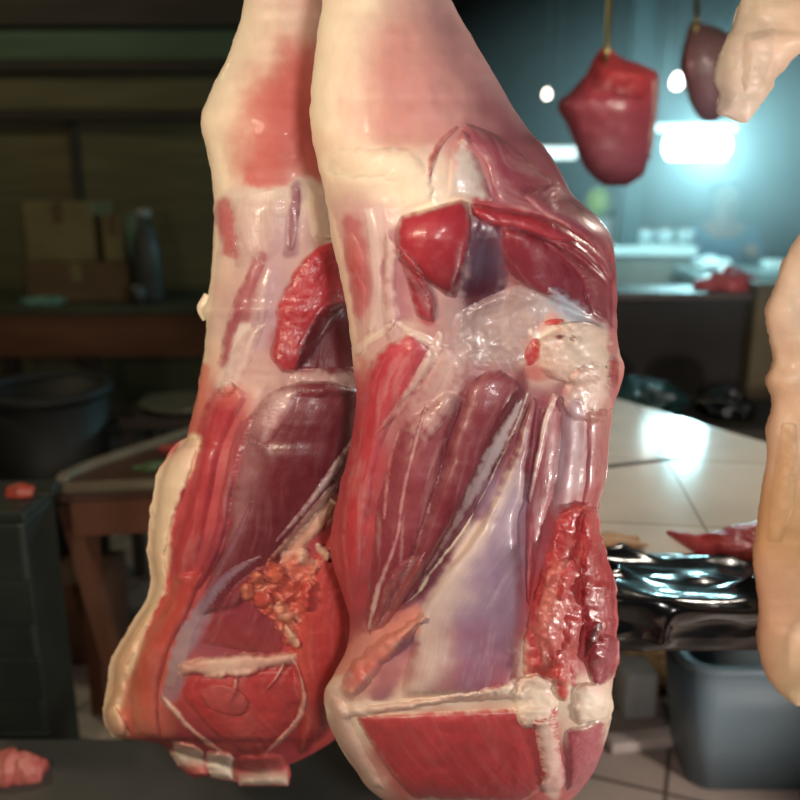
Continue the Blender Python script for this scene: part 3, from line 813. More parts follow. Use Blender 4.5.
# foot of the joint: fat rim and the cut faces
P('fat', [(420, 612), (398, 626), (370, 644), (346, 668), (332, 690)], [(430, 616), (412, 640), (390, 664), (372, 684), (352, 706)], 0.014,
  [(0, (214, 140, 118)), (0.4, (216, 130, 108)), (0.7, (204, 92, 78)), (1, (220, 160, 140))], mat=M_FAT, lump=0.007, lumpf=0.07, rag=4, ends=0.2, blend=13, soft=10, label='pink fat roll')
P('muscle', [(352, 714), (366, 740), (384, 770), (412, 800)], [(560, 704), (562, 740), (556, 776), (520, 806)], 0.010,
  [(0, (190, 62, 60)), (0.5, (180, 44, 48)), (1, (160, 44, 48))], mat=M_MUS, lump=0.0015, edge=((214, 150, 136), 9, 0.4), fascia=0.06, ends=0.2, power=4.0, label='flat cut face')
P('fat_seam', [(334, 706), (380, 702), (430, 697), (480, 689), (520, 676)], [(340, 722), (384, 714), (432, 708), (480, 702), (528, 702)], 0.007,
  [(0, (230, 200, 176)), (0.4, (220, 172, 152)), (0.7, (226, 186, 164)), (1, (234, 210, 184))], mat=M_FAT, lump=0.004, rag=2.5, ends=0.1, label='white fat line')
P('fat', [(328, 690), (327, 712), (336, 738), (352, 764), (372, 790)], [(346, 700), (352, 722), (364, 748), (376, 768), (388, 790)], 0.010, [(0, (212, 168, 150)), (1, (222, 188, 166))], mat=M_FAT, lump=0.002, ends=0.2, blend=12, soft=10)
P('fat', [(518, 676), (514, 690), (512, 708), (520, 730)], [(540, 672), (556, 684), (558, 706), (552, 728)], 0.013, [(0, (228, 190, 168)), (0.5, (236, 212, 186)), (1, (228, 194, 172))], mat=M_FAT, lump=0.005, lumpf=0.1, rag=4, blend=10, label='cream fat lump')
P('fat', [(584, 680), (574, 690), (571, 706), (575, 726)], [(606, 684), (611, 694), (611, 712), (604, 726)], 0.011, [(0, (222, 170, 152)), (0.4, (238, 214, 190)), (1, (232, 206, 182))], mat=M_FAT, lump=0.004, rag=3, ends=0.2, label='cream fat block')
P('fat_seam', [(530, 720), (536, 745), (540, 770), (540, 796)], [(556, 716), (560, 745), (566, 775), (562, 792)], 0.010, [(0, (226, 190, 168)), (1, (212, 160, 148))], mat=M_FAT, lump=0.004, rag=3, fascia=0.2)
P('muscle', [(566, 728), (564, 748), (566, 770), (566, 794)], [(611, 716), (606, 738), (598, 760), (584, 786)], 0.010, [(0, (176, 74, 84)), (1, (166, 66, 76))], mat=M_RAW, lump=0.003, edge=((214, 150, 140), 6, 0.5), fascia=0.2)

# ================================================================== LEFT LEG (a little behind)
LL = [(262, -120), (254, -80), (248, -30), (244, 0), (239, 24), (226, 60), (211, 90), (201.5, 115), (202, 130), (207, 150), (212, 180), (214, 220), (212, 260),
      (208, 298), (202, 310), (206, 322), (205, 345), (201, 370), (196, 400), (190, 422), (185, 442), (176, 450), (167, 464), (160, 482), (158, 500), (155, 522), (152, 548), (154, 566), (156, 582),
      (150, 602), (138, 622), (126, 642), (116, 662), (113, 690), (107, 708), (107, 722), (116, 736), (133, 740), (152, 742), (168, 748), (190, 756), (220, 764), (252, 772)]
LR = [(318, -120), (326, -80), (334, -30), (337, 0), (338, 24), (340, 60), (342, 100), (345, 150), (350, 200), (356, 260), (366, 320), (372, 400), (374, 450), (376, 500), (376, 560), (378, 610), (376, 650),
      (368, 690), (352, 716), (336, 738), (318, 750), (300, 760), (280, 768), (262, 774)]
lp = [(262, -90, CREAM), (310, -90, CREAM2), (250, 30, CREAM), (280, 40, (226, 196, 172)), (305, 34, (206, 150, 138)), (225, 80, CREAM), (212, 118, CREAM), (218, 150, (236, 210, 178)), (222, 175, CREAM2),
      (262, 100, (206, 116, 98), 24), (290, 90, (200, 100, 86), 30), (275, 140, (190, 74, 64), 34), (305, 130, (186, 78, 68), 32), (262, 180, (196, 84, 72), 24), (325, 150, (182, 78, 70)), (300, 60, (212, 150, 130), 26),
      (240, 205, CREAM2), (275, 200, (206, 176, 166)), (310, 195, (214, 186, 166)), (225, 228, (190, 96, 90), 18), (218, 270, CREAM2), (245, 240, (216, 186, 172)), (212, 320, CREAM), (235, 300, (186, 120, 116)), (320, 225, (214, 178, 154)),
      (206, 365, (216, 150, 126)), (215, 350, CREAM2), (230, 385, (214, 180, 168)), (200, 410, (214, 120, 98)), (225, 430, RED), (200, 470, ROSE), (200, 540, RED2), (320, 320, DEEP), (310, 430, MAROON),
      (270, 470, MAROON), (240, 560, MAUVE), (180, 600, RED2), (150, 680, ORANGE), (200, 640, MAUVE), (230, 700, RED), (330, 620, RED2), (320, 700, RED), (280, 740, RED), (180, 740, DEEP), (120, 720, (226, 150, 116)), (240, 770, ROSE)]
lpaint = [([(190, 444), (156, 484), (148, 548), (151, 582), (120, 644), (106, 690), (102, 716)], 9, (236, 204, 168), .97), ([(300, 66), (278, 120), (268, 168)], 32, (196, 88, 76), .92), ([(318, 110), (322, 165)], 24, (190, 84, 74), .9), ([(256, 182)], 15, (200, 92, 80), .9), ([(240, 20), (222, 90), (206, 128), (216, 200)], 13, CREAM, .95),
          ([(232, 204), (310, 192)], 14, (214, 188, 170), .95), ([(235, 240), (305, 240), (240, 320)], 30, (196, 154, 146), .9), ([(262, 205), (262, 255)], 8, (214, 186, 172), .7), ([(310, 205), (330, 240)], 9, (218, 188, 164), .8), ([(250, 360), (330, 372)], 20, (190, 142, 136), .85), ([(262, 258), (246, 300), (226, 362)], 9, (164, 86, 90), .9), ([(282, 225), (274, 300), (262, 345)], 11, (186, 144, 150), .8),
          ([(225, 206), (229, 252)], 9, (190, 102, 98), .9), ([(297, 188), (290, 252)], 7, (150, 92, 98), .85), ([(318, 196), (318, 236)], 8, (222, 194, 170), .8), ([(246, 330), (222, 392)], 8, (222, 196, 184), .85), ([(213, 230), (207, 310), (202, 362)], 5, CREAM, .9),
          ([(202, 370), (196, 425)], 10, (214, 122, 100), .9), ([(228, 400), (202, 470), (186, 560)], 22, RED, .95), ([(165, 598), (145, 680), (142, 728)], 22, (196, 82, 62), .95), ([(320, 395), (295, 480), (250, 560)], 44, MAROON, .97),
          ([(290, 380), (355, 385)], 9, (186, 144, 136), .85), ([(268, 395), (250, 440)], 10, (178, 128, 126), .8), ([(320, 280), (300, 350)], 26, (170, 46, 52), .9), ([(335, 330), (330, 365)], 20, (100, 24, 34), .9),
          ([(260, 590), (245, 640)], 34, (152, 56, 60), .95), ([(335, 560), (315, 640), (315, 735)], 34, (188, 60, 52), .95), ([(262, 556), (214, 594), (182, 650), (170, 695)], 9, (152, 120, 130), .85), ([(205, 705), (270, 705), (240, 742)], 32, (186, 66, 60), .97),
          ([(150, 738), (200, 756), (270, 768)], 9, (166, 58, 56), .9), ([(196, 442), (166, 500), (160, 570), (140, 625), (118, 685), (112, 735)], 9, (236, 202, 164), .97), ([(180, 668), (292, 658)], 6, (222, 176, 150), .9),
          ([(335, 500), (290, 550)], 9, (224, 182, 152), .85), ([(270, 575), (310, 590), (295, 630)], 16, (208, 100, 76), .85)]
leg2 = Piece('meat_joint', LL, LR, 1.11, 0.095, lp, 'skinned leg of meat hanging behind at left, cream fat down its left edge', 'meat', group='pair of hanging legs',
             body='fat_layer', power=2.4, rag=1.2, ragf=0.1, lump=0.0016, seed=2, paint=lpaint, bumps=[(275, 130, 40, 60, 0.008), (310, 420, 60, 120, 0.008), (330, 330, 40, 40, -0.012)])
P = leg2.part
leg2.strand('fat', [(207, 294), (202, 308), (206, 320)], [3, 5, 3], 0.006, CREAM, mat=M_FAT)
P('silverskin', [(226, 196), (222, 220), (226, 250), (232, 275)], [(286, 182), (292, 210), (288, 240), (276, 262)], 0.004, [(0, (210, 180, 164)), (1, (190, 142, 138))], mat=M_SILV, fascia=0.4, fcol=(228, 206, 188), blend=30, soft=24, ends=0.3)
leg2.strand('muscle', [(297, 186), (294, 210), (291, 240), (290, 252)], [5, 9, 8, 4], 0.003, (150, 90, 96), blend=10, soft=9)
P('silverskin', [(304, 182), (302, 205), (306, 230), (312, 240)], [(332, 185), (336, 210), (340, 232), (330, 242)], 0.004, [(0, (206, 172, 152)), (1, (214, 184, 160))], mat=M_SILV, fascia=0.4, fcol=(230, 208, 184), blend=20, soft=16, ends=0.3)
leg2.strand('muscle', [(224, 206), (226, 226), (230, 252)], [6, 10, 6], 0.003, [(0, (196, 104, 96)), (1, (190, 100, 98))], blend=11, soft=10)
leg2.strand('muscle', [(262, 258), (246, 290), (232, 325), (224, 362)], [7, 10, 9, 7], 0.006, [(0, (178, 96, 96)), (0.5, (160, 74, 80)), (1, (156, 72, 78))], fascia=0.35, blend=10, soft=9)
leg2.strand('muscle', [(272, 266), (264, 300), (254, 335), (246, 350)], [6, 11, 9, 4], 0.003, [(0, (190, 148, 150)), (1, (160, 112, 122))], fascia=0.5, mat=M_SILV, blend=11, soft=9)
P('silverskin', [(242, 330), (230, 350), (220, 372), (216, 394)], [(270, 318), (262, 345), (252, 366), (240, 392)], 0.003, blend=18, soft=14, cols=[(0, (196, 152, 148)), (1, (214, 184, 170))], mat=M_SILV, fascia=0.7, fcol=(232, 212, 196), ends=0.25)
lumpy(226, 388, 10, 7, 0.006, (226, 200, 182), name='gristle', P_=P)
# raw red lump on the right, dark hollow under it
P('muscle', [(318, 246), (298, 262), (284, 284), (274, 306), (274, 336), (268, 356), (282, 374)], [(346, 232), (356, 258), (360, 290), (350, 304), (334, 316), (314, 350), (296, 374)], 0.014,
  [(0, (190, 50, 54)), (0.5, (176, 40, 46)), (1, (168, 46, 50))], edge=((206, 104, 92), 5, 0.35), mat=M_RAW, ends=0.16, lump=0.002, thick=0.02, label='bright red lump')
P('muscle', [(324, 302), (306, 325), (296, 350), (292, 372)], [(362, 296), (370, 325), (372, 352), (366, 376)], 0.003, [(0, (118, 26, 36)), (0.5, (92, 18, 28)), (1, (110, 34, 42))], ends=0.2)
P('silverskin', [(290, 368), (284, 384), (280, 398)], [(366, 366), (370, 384), (366, 400)], 0.006, [(0, (190, 150, 140)), (1, (170, 116, 112))], mat=M_SILV, fascia=0.6, ends=0.3, lump=0.003)
# main dark muscle; the sheen on its left shoulder is painted as a pale film
P('muscle', [(300, 380), (264, 396), (240, 430), (228, 480), (222, 530), (206, 580), (190, 620)], [(330, 380), (366, 394), (366, 430), (352, 470), (318, 515), (280, 560), (240, 610)], 0.022,
  [(0, (130, 56, 60)), (0.2, (112, 34, 42)), (0.6, (104, 30, 38)), (1, (120, 46, 54))], fascia=0.25, fcol=(160, 100, 104), across=[(0.10, (176, 120, 120), 0.12, 0.6)], ends=0.28, blend=14, soft=12, label='dark main muscle')
P('silverskin', [(268, 388), (254, 412), (242, 440)], [(308, 384), (296, 412), (270, 448)], 0.004, [(0, (200, 160, 156)), (0.5, (176, 122, 124)), (1, (140, 76, 80))], mat=M_SILV, fascia=0.5, ends=0.3, edge=((140, 70, 76), 8, 0.5))
leg2.strand('tendon', [(252, 500), (240, 530), (224, 560), (206, 590)], [2, 4, 4, 2], 0.004, (140, 84, 96))
# outer muscles on the left
P('muscle', [(222, 382), (205, 400), (196, 430), (192, 470), (182, 510), (170, 550), (172, 580)], [(232, 382), (250, 396), (236, 422), (222, 460), (212, 510), (204, 550), (186, 592)], 0.012,
  [(0, (206, 110, 90)), (0.2, (180, 50, 54)), (0.6, (178, 52, 54)), (1, (186, 62, 52))], fascia=0.2, ends=0.35, blend=16, soft=12)
P('muscle', [(238, 420), (226, 460), (218, 500), (208, 545), (190, 588)], [(256, 412), (244, 455), (232, 505), (222, 550), (200, 592)], 0.010, [(0, (170, 84, 88)), (0.4, (166, 62, 72)), (1, (150, 44, 52))], fascia=0.3, ends=0.14)
P('muscle', [(172, 572), (164, 605), (148, 632), (136, 656), (128, 690), (132, 736)], [(206, 570), (192, 610), (176, 640), (166, 670), (160, 704), (164, 742)], 0.012,
  [(0, (186, 60, 48)), (0.4, (192, 72, 52)), (0.7, (196, 84, 58)), (1, (206, 110, 84))], across=[(0.05, (212, 130, 96), 0.25, 0.6), (0.95, (150, 56, 56), 0.25, 0.5)], ends=0.1, fascia=0.12, label='orange-red outer strip')
# cream fat band down the left edge
P('fat', [(187, 438), (175, 446), (164, 460), (156, 478), (153, 500), (149, 524), (146, 548), (148, 566), (151, 582), (144, 604), (132, 624), (120, 644), (110, 664), (107, 690), (102, 710), (106, 724), (118, 738)],
  [(202, 438), (199, 452), (194, 470), (186, 488), (180, 508), (172, 528), (167, 550), (168, 568), (170, 584), (160, 608), (148, 630), (138, 650), (129, 668), (126, 692), (122, 708), (126, 724), (132, 740)], 0.010,
  [(0, (226, 184, 156)), (0.2, (238, 206, 172)), (0.5, (238, 202, 160)), (0.75, (234, 184, 138)), (1, (230, 172, 128))], mat=M_FAT, rag=1.8, ragf=0.12, lump=0.002, lumpf=0.10, blend=8, ends=0.03, thick=0.02, soft=5, label='cream fat edge')
lumpy(116, 722, 11, 16, 0.010, [(0, (238, 200, 158)), (1, (226, 160, 124))], name='fat', mat=M_FAT, P_=P, rot=-0.3)
# grey-lilac film running down to the foot
leg2.strand('silverskin', [(262, 556), (236, 570), (212, 594), (192, 622), (178, 656), (168, 690)], [2, 6, 8, 9, 11, 6], 0.006, [(0, (140, 88, 100)), (0.4, (142, 108, 128)), (0.8, (168, 132, 132)), (1, (170, 110, 106))], fascia=0.3)
P('muscle', [(258, 566), (232, 586), (212, 612), (196, 645)], [(292, 560), (290, 590), (288, 625), (284, 660)], 0.006, [(0, (150, 56, 62)), (0.5, (140, 44, 54)), (1, (156, 60, 58))], fascia=0.35, fcol=(190, 120, 116), ends=0.16)
# right-hand red mass going down behind the front leg
P('muscle', [(336, 520), (322, 548), (304, 580), (294, 620), (292, 670), (300, 720), (296, 758)], [(372, 520), (374, 560), (376, 610), (372, 655), (358, 690), (338, 724), (310, 752)], 0.022,
  [(0, (190, 56, 52)), (0.4, (190, 52, 44)), (0.7, (180, 44, 40)), (1, (160, 36, 36))], fascia=0.12, mat=M_RAW, ends=0.12, thick=0.03, across=[(0.05, (204, 84, 62), 0.2, 0.6)])
# tendon, fat and crumbly orange lumps between
leg2.strand('tendon', [(356, 436), (338, 464), (318, 492), (296, 520), (276, 542)], [3, 5, 5, 4, 2], 0.006, [(0, (214, 190, 182)), (1, (170, 120, 118))], fascia=0.5, fcol=(230, 218, 208), label='silver tendon')
leg2.strand('tendon', [(338, 482), (314, 510), (288, 540), (266, 564)], [3, 5, 4, 2], 0.006, [(0, (206, 166, 150)), (1, (196, 140, 120))], fascia=0.5, fcol=(232, 210, 190))
leg2.strand('fat', [(334, 500), (318, 522), (296, 546), (276, 570)], [5, 9, 9, 4], 0.010, [(0, (224, 180, 150)), (1, (216, 150, 122))], mat=M_FAT, rag=3, lump=0.004, label='cream fat beside the tendon')
P('crumbly_fat', [(300, 556), (276, 564), (252, 574), (240, 590), (250, 606), (272, 624), (286, 646)], [(326, 556), (322, 574), (316, 592), (312, 606), (306, 620), (300, 634), (296, 648)], 0.008,
  [(0, (216, 150, 122)), (0.3, (208, 98, 70)), (0.7, (196, 80, 60)), (1, (206, 110, 86))], mat=M_RAW, rag=5, lump=0.012, lumpf=0.13, fascia=0.7, fcol=(228, 176, 140), blend=7, label='crumbly orange fat')
for (x, y, rx, ry, c) in ((258, 580, 11, 9, (212, 110, 74)), (274, 572, 12, 12, (206, 96, 66)), (246, 592, 9, 9, (216, 120, 84)), (288, 588, 10, 15, (204, 84, 62)), (262, 600, 11, 9, (196, 74, 56)),
                          (300, 570, 12, 15, (216, 110, 84)), (284, 612, 9, 13, (218, 140, 106)), (308, 596, 10, 16, (200, 66, 54)), (292, 636, 6, 14, (226, 176, 140)), (304, 556, 9, 9, (222, 170, 140)), (322, 552, 7, 11, (226, 180, 156))):
    lumpy(x, y, rx, ry, 0.006, [(0, c), (1, tuple(int(q * 0.95) for q in c))], name='fat', mat=M_RAW, P_=P, lump=0.006, lumpf=0.14, rag=4, rot=random.uniform(-0.6, 0.6))
# foot: sawn round of the shank with its white rim
P('muscle', [(186, 676), (180, 692), (192, 712), (214, 735), (236, 752)], [(292, 664), (304, 690), (300, 718), (284, 742), (262, 760)], 0.010, [(0, (186, 56, 52)), (0.5, (190, 52, 48)), (1, (180, 50, 48))],
  mat=M_RAW, lump=0.002, fascia=0.15, ends=0.2, power=3.2, across=[(0.4, (196, 96, 86), 0.12, 0.35)], label='sawn round of the shank')
P('fat_seam', [(176, 664), (206, 656), (240, 652), (270, 652), (298, 650)], [(180, 678), (206, 678), (240, 680), (268, 672), (298, 664)], 0.011, [(0, (206, 140, 122)), (0.35, (222, 180, 154)), (0.7, (214, 160, 138)), (1, (214, 160, 140))], mat=M_FAT, rag=3, lump=0.003, label='white fat line')
leg2.strand('sinew', [(160, 694), (172, 708), (190, 728), (212, 746), (228, 756)], [3, 5, 4, 4, 2], 0.008, [(0, (224, 184, 160)), (1, (218, 150, 126))], mat=M_FAT, rag=1)
leg2.strand('sinew', [(292, 656), (300, 676), (304, 698), (298, 720), (280, 740), (260, 758)], [2, 3, 4, 4, 3, 2], 0.009, [(0, (222, 170, 146)), (1, (222, 160, 140))], mat=M_FAT, rag=1)
leg2.strand('sinew', [(236, 678), (234, 692), (226, 704)], [4, 3, 2], 0.008, (214, 140, 116), mat=M_FAT)
leg2.strand('sinew', [(284, 664), (276, 678), (266, 690)], [2, 2.5, 1], 0.007, (218, 160, 140), mat=M_FAT)
lumpy(226, 700, 28, 14, 0.006, [(0, (190, 90, 84)), (1, (186, 60, 54))], name='muscle', mat=M_SILV, P_=P, lump=0.002, rot=0.3)




P('fat', [(172, 738), (172, 752), (180, 768), (194, 778)], [(196, 744), (204, 754), (212, 768), (214, 776)], 0.014, [(0, (206, 130, 112)), (0.4, (226, 208, 184)), (0.7, (200, 110, 96)), (1, (186, 70, 66))], mat=M_FAT, rag=4, lump=0.006, ends=0.12, thick=0.035, blend=5, px=1.2)
P('fat', [(204, 750), (206, 766), (212, 778)], [(232, 752), (238, 768), (234, 782)], 0.014, [(0, (214, 160, 140)), (0.5, (230, 212, 188)), (1, (220, 196, 170))], mat=M_FAT, rag=4, lump=0.006, ends=0.12, thick=0.035, blend=5)
P('fat', [(232, 756), (234, 774), (240, 786)], [(284, 752), (290, 768), (288, 786)], 0.012, [(0, (186, 66, 62)), (0.5, (190, 80, 72)), (0.8, (224, 196, 172)), (1, (226, 204, 180))], mat=M_FAT, rag=2, lump=0.004, ends=0.12, thick=0.035, blend=4)
hook(-0.005, 1.0, 1.86, W(378, -100, 0.93), 'steel hook through the shank of the front leg', group=None)
hook(-0.16, 1.0, 1.86, W(290, -100, 1.09), 'steel hook through the shank of the leg behind', group=None)

# ================================================================== cream fat slabs at the right edge
fp = [(740, 0, CREAM), (760, 60, (238, 208, 180)), (745, 110, (232, 208, 190)), (800, 20, (234, 196, 160)), (725, 70, CREAM), (800, -80, CREAM), (780, 60, (230, 190, 160))]
slab = Piece('meat_slab', [(800, -120), (770, -80), (745, -20), (734, 22), (724, 40), (717, 58), (713, 80), (719, 96), (716, 112), (728, 117), (741, 123)],
             [(850, -120), (870, -70), (865, 0), (835, 34), (800, 54), (783, 70), (770, 92), (757, 112), (749, 123)], 1.20, 0.045, fp,
             'pale cream slab of fat hanging at the top right corner', 'meat', body='fat_layer', rag=4, ragf=0.10, lump=0.004, seed=3, group='cream fat slabs at the right edge')
slab.part('fat', [(742, 30), (738, 60), (742, 96)], [(780, 24), (776, 60), (762, 92)], 0.006, [(0, (236, 204, 172)), (1, (232, 206, 186))], mat=M_FAT, lump=0.003, blend=20, soft=16)
fp2 = [(775, 300, (234, 200, 168)), (770, 420, (232, 190, 150)), (765, 520, (216, 166, 110)), (762, 600, (226, 176, 136)), (790, 640, (230, 180, 140)), (820, 450, (232, 190, 150)), (775, 690, (236, 200, 150)), (850, 100, CREAM)]
slab2 = Piece('meat_slab', [(846, -120), (844, 60), (832, 160), (806, 220), (784, 258), (774, 288), (765, 312), (768, 334), (773, 360), (765, 380), (771, 402), (766, 430), (767, 455), (761, 490), (756, 530), (752, 560),
               (758, 600), (757, 640), (763, 668), (776, 690), (796, 706)],
              [(872, -120), (874, 60), (870, 160), (862, 260), (866, 340), (872, 420), (874, 520), (866, 620), (846, 680), (812, 706)], 1.02, 0.05, fp2,
              'cream strip of fat hanging down the right edge beside the tiled table', 'meat', body='fat_layer', rag=2.5, ragf=0.11, lump=0.003, seed=4, group='cream fat slabs at the right edge')
slab2.strand('fat', [(790, 420), (786, 470), (780, 510), (774, 545)], [10, 16, 18, 10], 0.004, [(0, (216, 170, 122)), (1, (218, 174, 120))], mat=M_FAT, blend=20, soft=14)
hook(0.62, 1.0, 1.86, W(822, -104, 1.19), 'steel hook through the cream slab at the top right corner')
hook(0.66, 1.0, 1.86, W(859, -104, 1.01), 'steel hook through the cream strip at the right edge')

# ================================================================== the far hanging joints
jp = [(610, 62, (200, 50, 56)), (640, 70, (206, 70, 70)), (600, 90, (190, 60, 70)), (640, 110, (164, 66, 82)), (580, 120, (156, 70, 84)), (620, 150, (150, 72, 88)), (640, 180, (140, 70, 86)), (600, 20, RED)]
far = Piece('meat_joint', [(601, 48), (594, 58), (586, 74), (570, 92), (558, 104), (566, 124), (576, 148), (588, 172), (604, 186)], [(610, 48), (622, 58), (640, 64), (657, 74), (658, 92), (654, 120), (650, 150), (644, 174), (628, 186)],
            2.60, 0.10, jp, 'dark red joint of meat hanging before the bright cyan lamp', 'meat', body='flesh', mat=M_MUS, rag=1.5, lump=0.006, seed=5)
far.part('muscle', [(596, 60), (592, 74), (588, 92)], [(650, 72), (654, 84), (650, 104)], 0.014, [(0, (206, 60, 60)), (1, (160, 44, 52))], mat=M_RAW, lump=0.008, label='bright red cap')
far.strand('fat', [(655, 78), (655, 100), (652, 130), (648, 160)], [2, 3, 3, 2], 0.008, (206, 170, 160), mat=M_FAT)
hook(float(W(606, 30, 2.6)[0]), 2.6, 1.99, W(605, 56, 2.56), 'dull yellowish hook holding the far red joint', M_BRASS, rad=0.008)
mp_ = [(710, 40, (120, 84, 84)), (700, 80, (130, 80, 88)), (715, 110, (120, 90, 104)), (725, 60, (110, 84, 80))]
far2 = Piece('meat_joint', [(690, 22), (684, 44), (680, 66), (686, 90), (694, 112), (704, 122)], [(700, 22), (722, 30), (738, 46), (738, 80), (730, 108), (716, 122)], 2.75, 0.07, mp_,
             'dim mauve joint hanging beyond the cream slab, top right', 'meat', body='flesh', mat=M_MUS, rag=1.5, lump=0.006, seed=6)
far2.strand('muscle', [(690, 40), (688, 60), (692, 80)], [2, 4, 2], 0.008, (150, 70, 74))
hook(float(W(692, 0, 2.6)[0]), 2.6, 1.99, W(694, 28, 2.74), 'dull yellowish hook holding the dim mauve joint', M_BRASS, rad=0.008)

# ================================================================== lamps of the market
def bulb(px, py, y, r, strength, color, label, power=0.0, group=None):
    c = W(px, py, y)
    t = thing('hanging_bulb', label, 'lamp', V3(c), group)
    x, yy, z = map(float, c)
    prof = [(0.0, -1.0), (0.5, -0.87), (0.87, -0.5), (1.0, 0.0), (0.93, 0.4), (0.7, 0.85), (0.48, 1.25), (0.42, 1.5)]
    obj('bulb', bm_lathe(bmesh.new(), [(r * a, z + r * b) for a, b in prof], x, yy, 28), mat_emit('bulb_glow', color, strength), t)
    obj('socket', bm_lathe(bmesh.new(), [(0.0, z + 1.45 * r), (0.5 * r, z + 1.45 * r), (0.52 * r, z + 2.3 * r), (0.3 * r, z + 2.6 * r), (0, z + 2.6 * r)], x, yy, 20), M_BLACKP, t)
    obj('cord', bm_tube(bmesh.new(), [(x, yy, z + 2.5 * r), (x, yy, 3.2)], 0.004, 8), M_BLACKP, t)
    return t


M_BLACKP = mat_plain('black_plastic', (16, 17, 18), (28, 30, 31), rough=0.4, scale=12)
bulb(547, 95, 5.4, 0.024, 8, (1.0, 0.93, 0.78), 'small warm bulb hanging left of the far red joint', group='small bulbs over the far stalls')
bulb(677, 83, 5.0, 0.034, 14, (1.0, 0.97, 0.88), 'small white bulb hanging right of the far red joint', group='small bulbs over the far stalls')

LC = W(697, 146, 4.3)
lx, ly, lz = map(float, LC)
t = thing('tube_lamp', 'blazing cyan-white lamp hanging over the far stalls', 'lamp', V3(LC))
bm = bmesh.new()
bm_tube(bm, [(lx - 0.15, ly, lz), (lx - 0.13, ly, lz), (lx + 0.13, ly, lz), (lx + 0.15, ly, lz)], [0.04, 0.065, 0.065, 0.04], 24)
obj('tube', bm, mat_emit('tube_glow', (0.62, 0.96, 1.0), 16), t)
obj('housing', box(lx - 0.2, lx + 0.2, ly + 0.02, ly + 0.12, lz + 0.067, lz + 0.105, 0.01), mat_plain('lamp_housing', (190, 200, 200), (210, 216, 216), rough=0.4), t)
for sx in (-1, 1):
    obj('cord', bm_tube(bmesh.new(), [(lx + sx * 0.15, ly + 0.07, lz + 0.10), (lx + sx * 0.15, ly + 0.07, 3.2)], 0.004, 8), M_BLACKP, t)
lamp('tube_lamp_light', (lx, ly - 0.18, lz - 0.02), 62, (0.45, 0.92, 1.0), 0.08)
L2 = W(558, 153, 5.1)
t = thing('tube_lamp', 'pale lamp glowing low behind the shoulder of the front leg', 'lamp', V3(L2))
x, y, z = map(float, L2)
obj('tube', bm_tube(bmesh.new(), [(x - 0.11, y, z), (x + 0.10, y, z)], 0.035, 20), mat_emit('tube_glow', (0.75, 1.0, 0.98), 2.2), t)
obj('housing', box(x - 0.13, x + 0.12, y + 0.0, y + 0.09, z + 0.04, z + 0.07, 0.008), M_BLACKP, t)
obj('cord', bm_tube(bmesh.new(), [(x, y + 0.05, z + 0.06), (x, y + 0.05, 3.2)], 0.004, 8), M_BLACKP, t)

# haze volume added to give the bright lamp its glow
bm = bmesh.new(); bmesh.ops.create_icosphere(bm, subdivisions=4, radius=1.0)
hz = obj('lamp_glow_haze', bm, None)
hz.location = (lx - 0.1, ly - 0.5, lz - 0.02); hz.scale = (1.5, 1.6, 0.8)
tag(hz, 'thin bluish haze added to make the glow around the bright lamp', 'haze', kind='stuff')
m = bpy.data.materials.new('haze'); m.use_nodes = True; nt = m.node_tree
nt.nodes.clear()
out = nt.nodes.new('ShaderNodeOutputMaterial'); vs = nt.nodes.new('ShaderNodeVolumeScatter')
tc = nt.nodes.new('ShaderNodeTexCoord'); ln = nt.nodes.new('ShaderNodeVectorMath'); ln.operation = 'LENGTH'
mr = nt.nodes.new('ShaderNodeMapRange'); mr.inputs['From Min'].default_value = 0.35; mr.inputs['From Max'].default_value = 1.0
mr.inputs['To Min'].default_value = 0.24; mr.inputs['To Max'].default_value = 0.0
nt.links.new(tc.outputs['Object'], ln.inputs[0]); nt.links.new(ln.outputs['Value'], mr.inputs['Value']); nt.links.new(mr.outputs[0], vs.inputs['Density'])
vs.inputs['Color'].default_value = (0.85, 0.97, 1, 1); vs.inputs['Anisotropy'].default_value = 0.2
nt.links.new(vs.outputs[0], out.inputs['Volume'])
hz.data.materials.append(m)

# ================================================================== tiled table at the right
ZT = 0.80
A = WZ(600, 393, ZT); B = WZ(770, 443, ZT)
dr = (B - A) / np.linalg.norm(B - A)
C1 = B + dr * ((B[1] - 1.12) / -dr[1]); A2 = A - dr * 0.45
pts = [(0.06, 1.12), (C1[0], 1.12), (A2[0], A2[1]), (0.06, A2[1] + 0.02)]
tt = thing('tiled_table', 'white tiled table top behind the front leg, dark gap across its tiles', 'table', (0.5, 1.6, 0))
obj('tile_top', bm_prism(pts, 0.755, ZT, 0.004), M_TILE, tt, smooth_it=False)
M_CONC = mat_plain('dark_concrete', (46, 42, 38), (66, 60, 54), rough=0.8, scale=14, bump=0.2)
obj('slab_edge', bm_prism([(p[0] * 0.995 + 0.003, p[1] * 0.99 + 0.016) for p in pts], 0.715, 0.756, 0.004), M_CONC, tt, label='dark underside slab', smooth_it=False)
for (x, y) in ((0.14, 1.75), (C1[0] - 0.12, 1.22), (0.14, 2.5), (A2[0] - 0.16, A2[1] - 0.1)):
    obj('leg', box(x - 0.05, x + 0.05, y - 0.05, y + 0.05, 0, 0.72, 0.006), M_CONC, tt, smooth_it=False)
g0 = WZ(596, 468, ZT); g1 = WZ(690, 457, ZT)
M_GAP = mat_plain('grimy_gap', (52, 38, 26), (84, 62, 42), rough=0.7, scale=40)
bm = bmesh.new()
d = (g1 - g0) / np.linalg.norm(g1 - g0); n = np.array([-d[1], d[0], 0])
q = [g0 - d * 0.15 - n * 0.012, g1 + d * 0.01 - n * 0.003, g1 + d * 0.012 + n * 0.003, g0 - d * 0.15 + n * 0.012]
obj('grime_seam', bm_prism([(p[0], p[1]) for p in q], ZT - 0.004, ZT + 0.0022), M_GAP, tt, label='dark grimy seam between tiles', smooth_it=False)

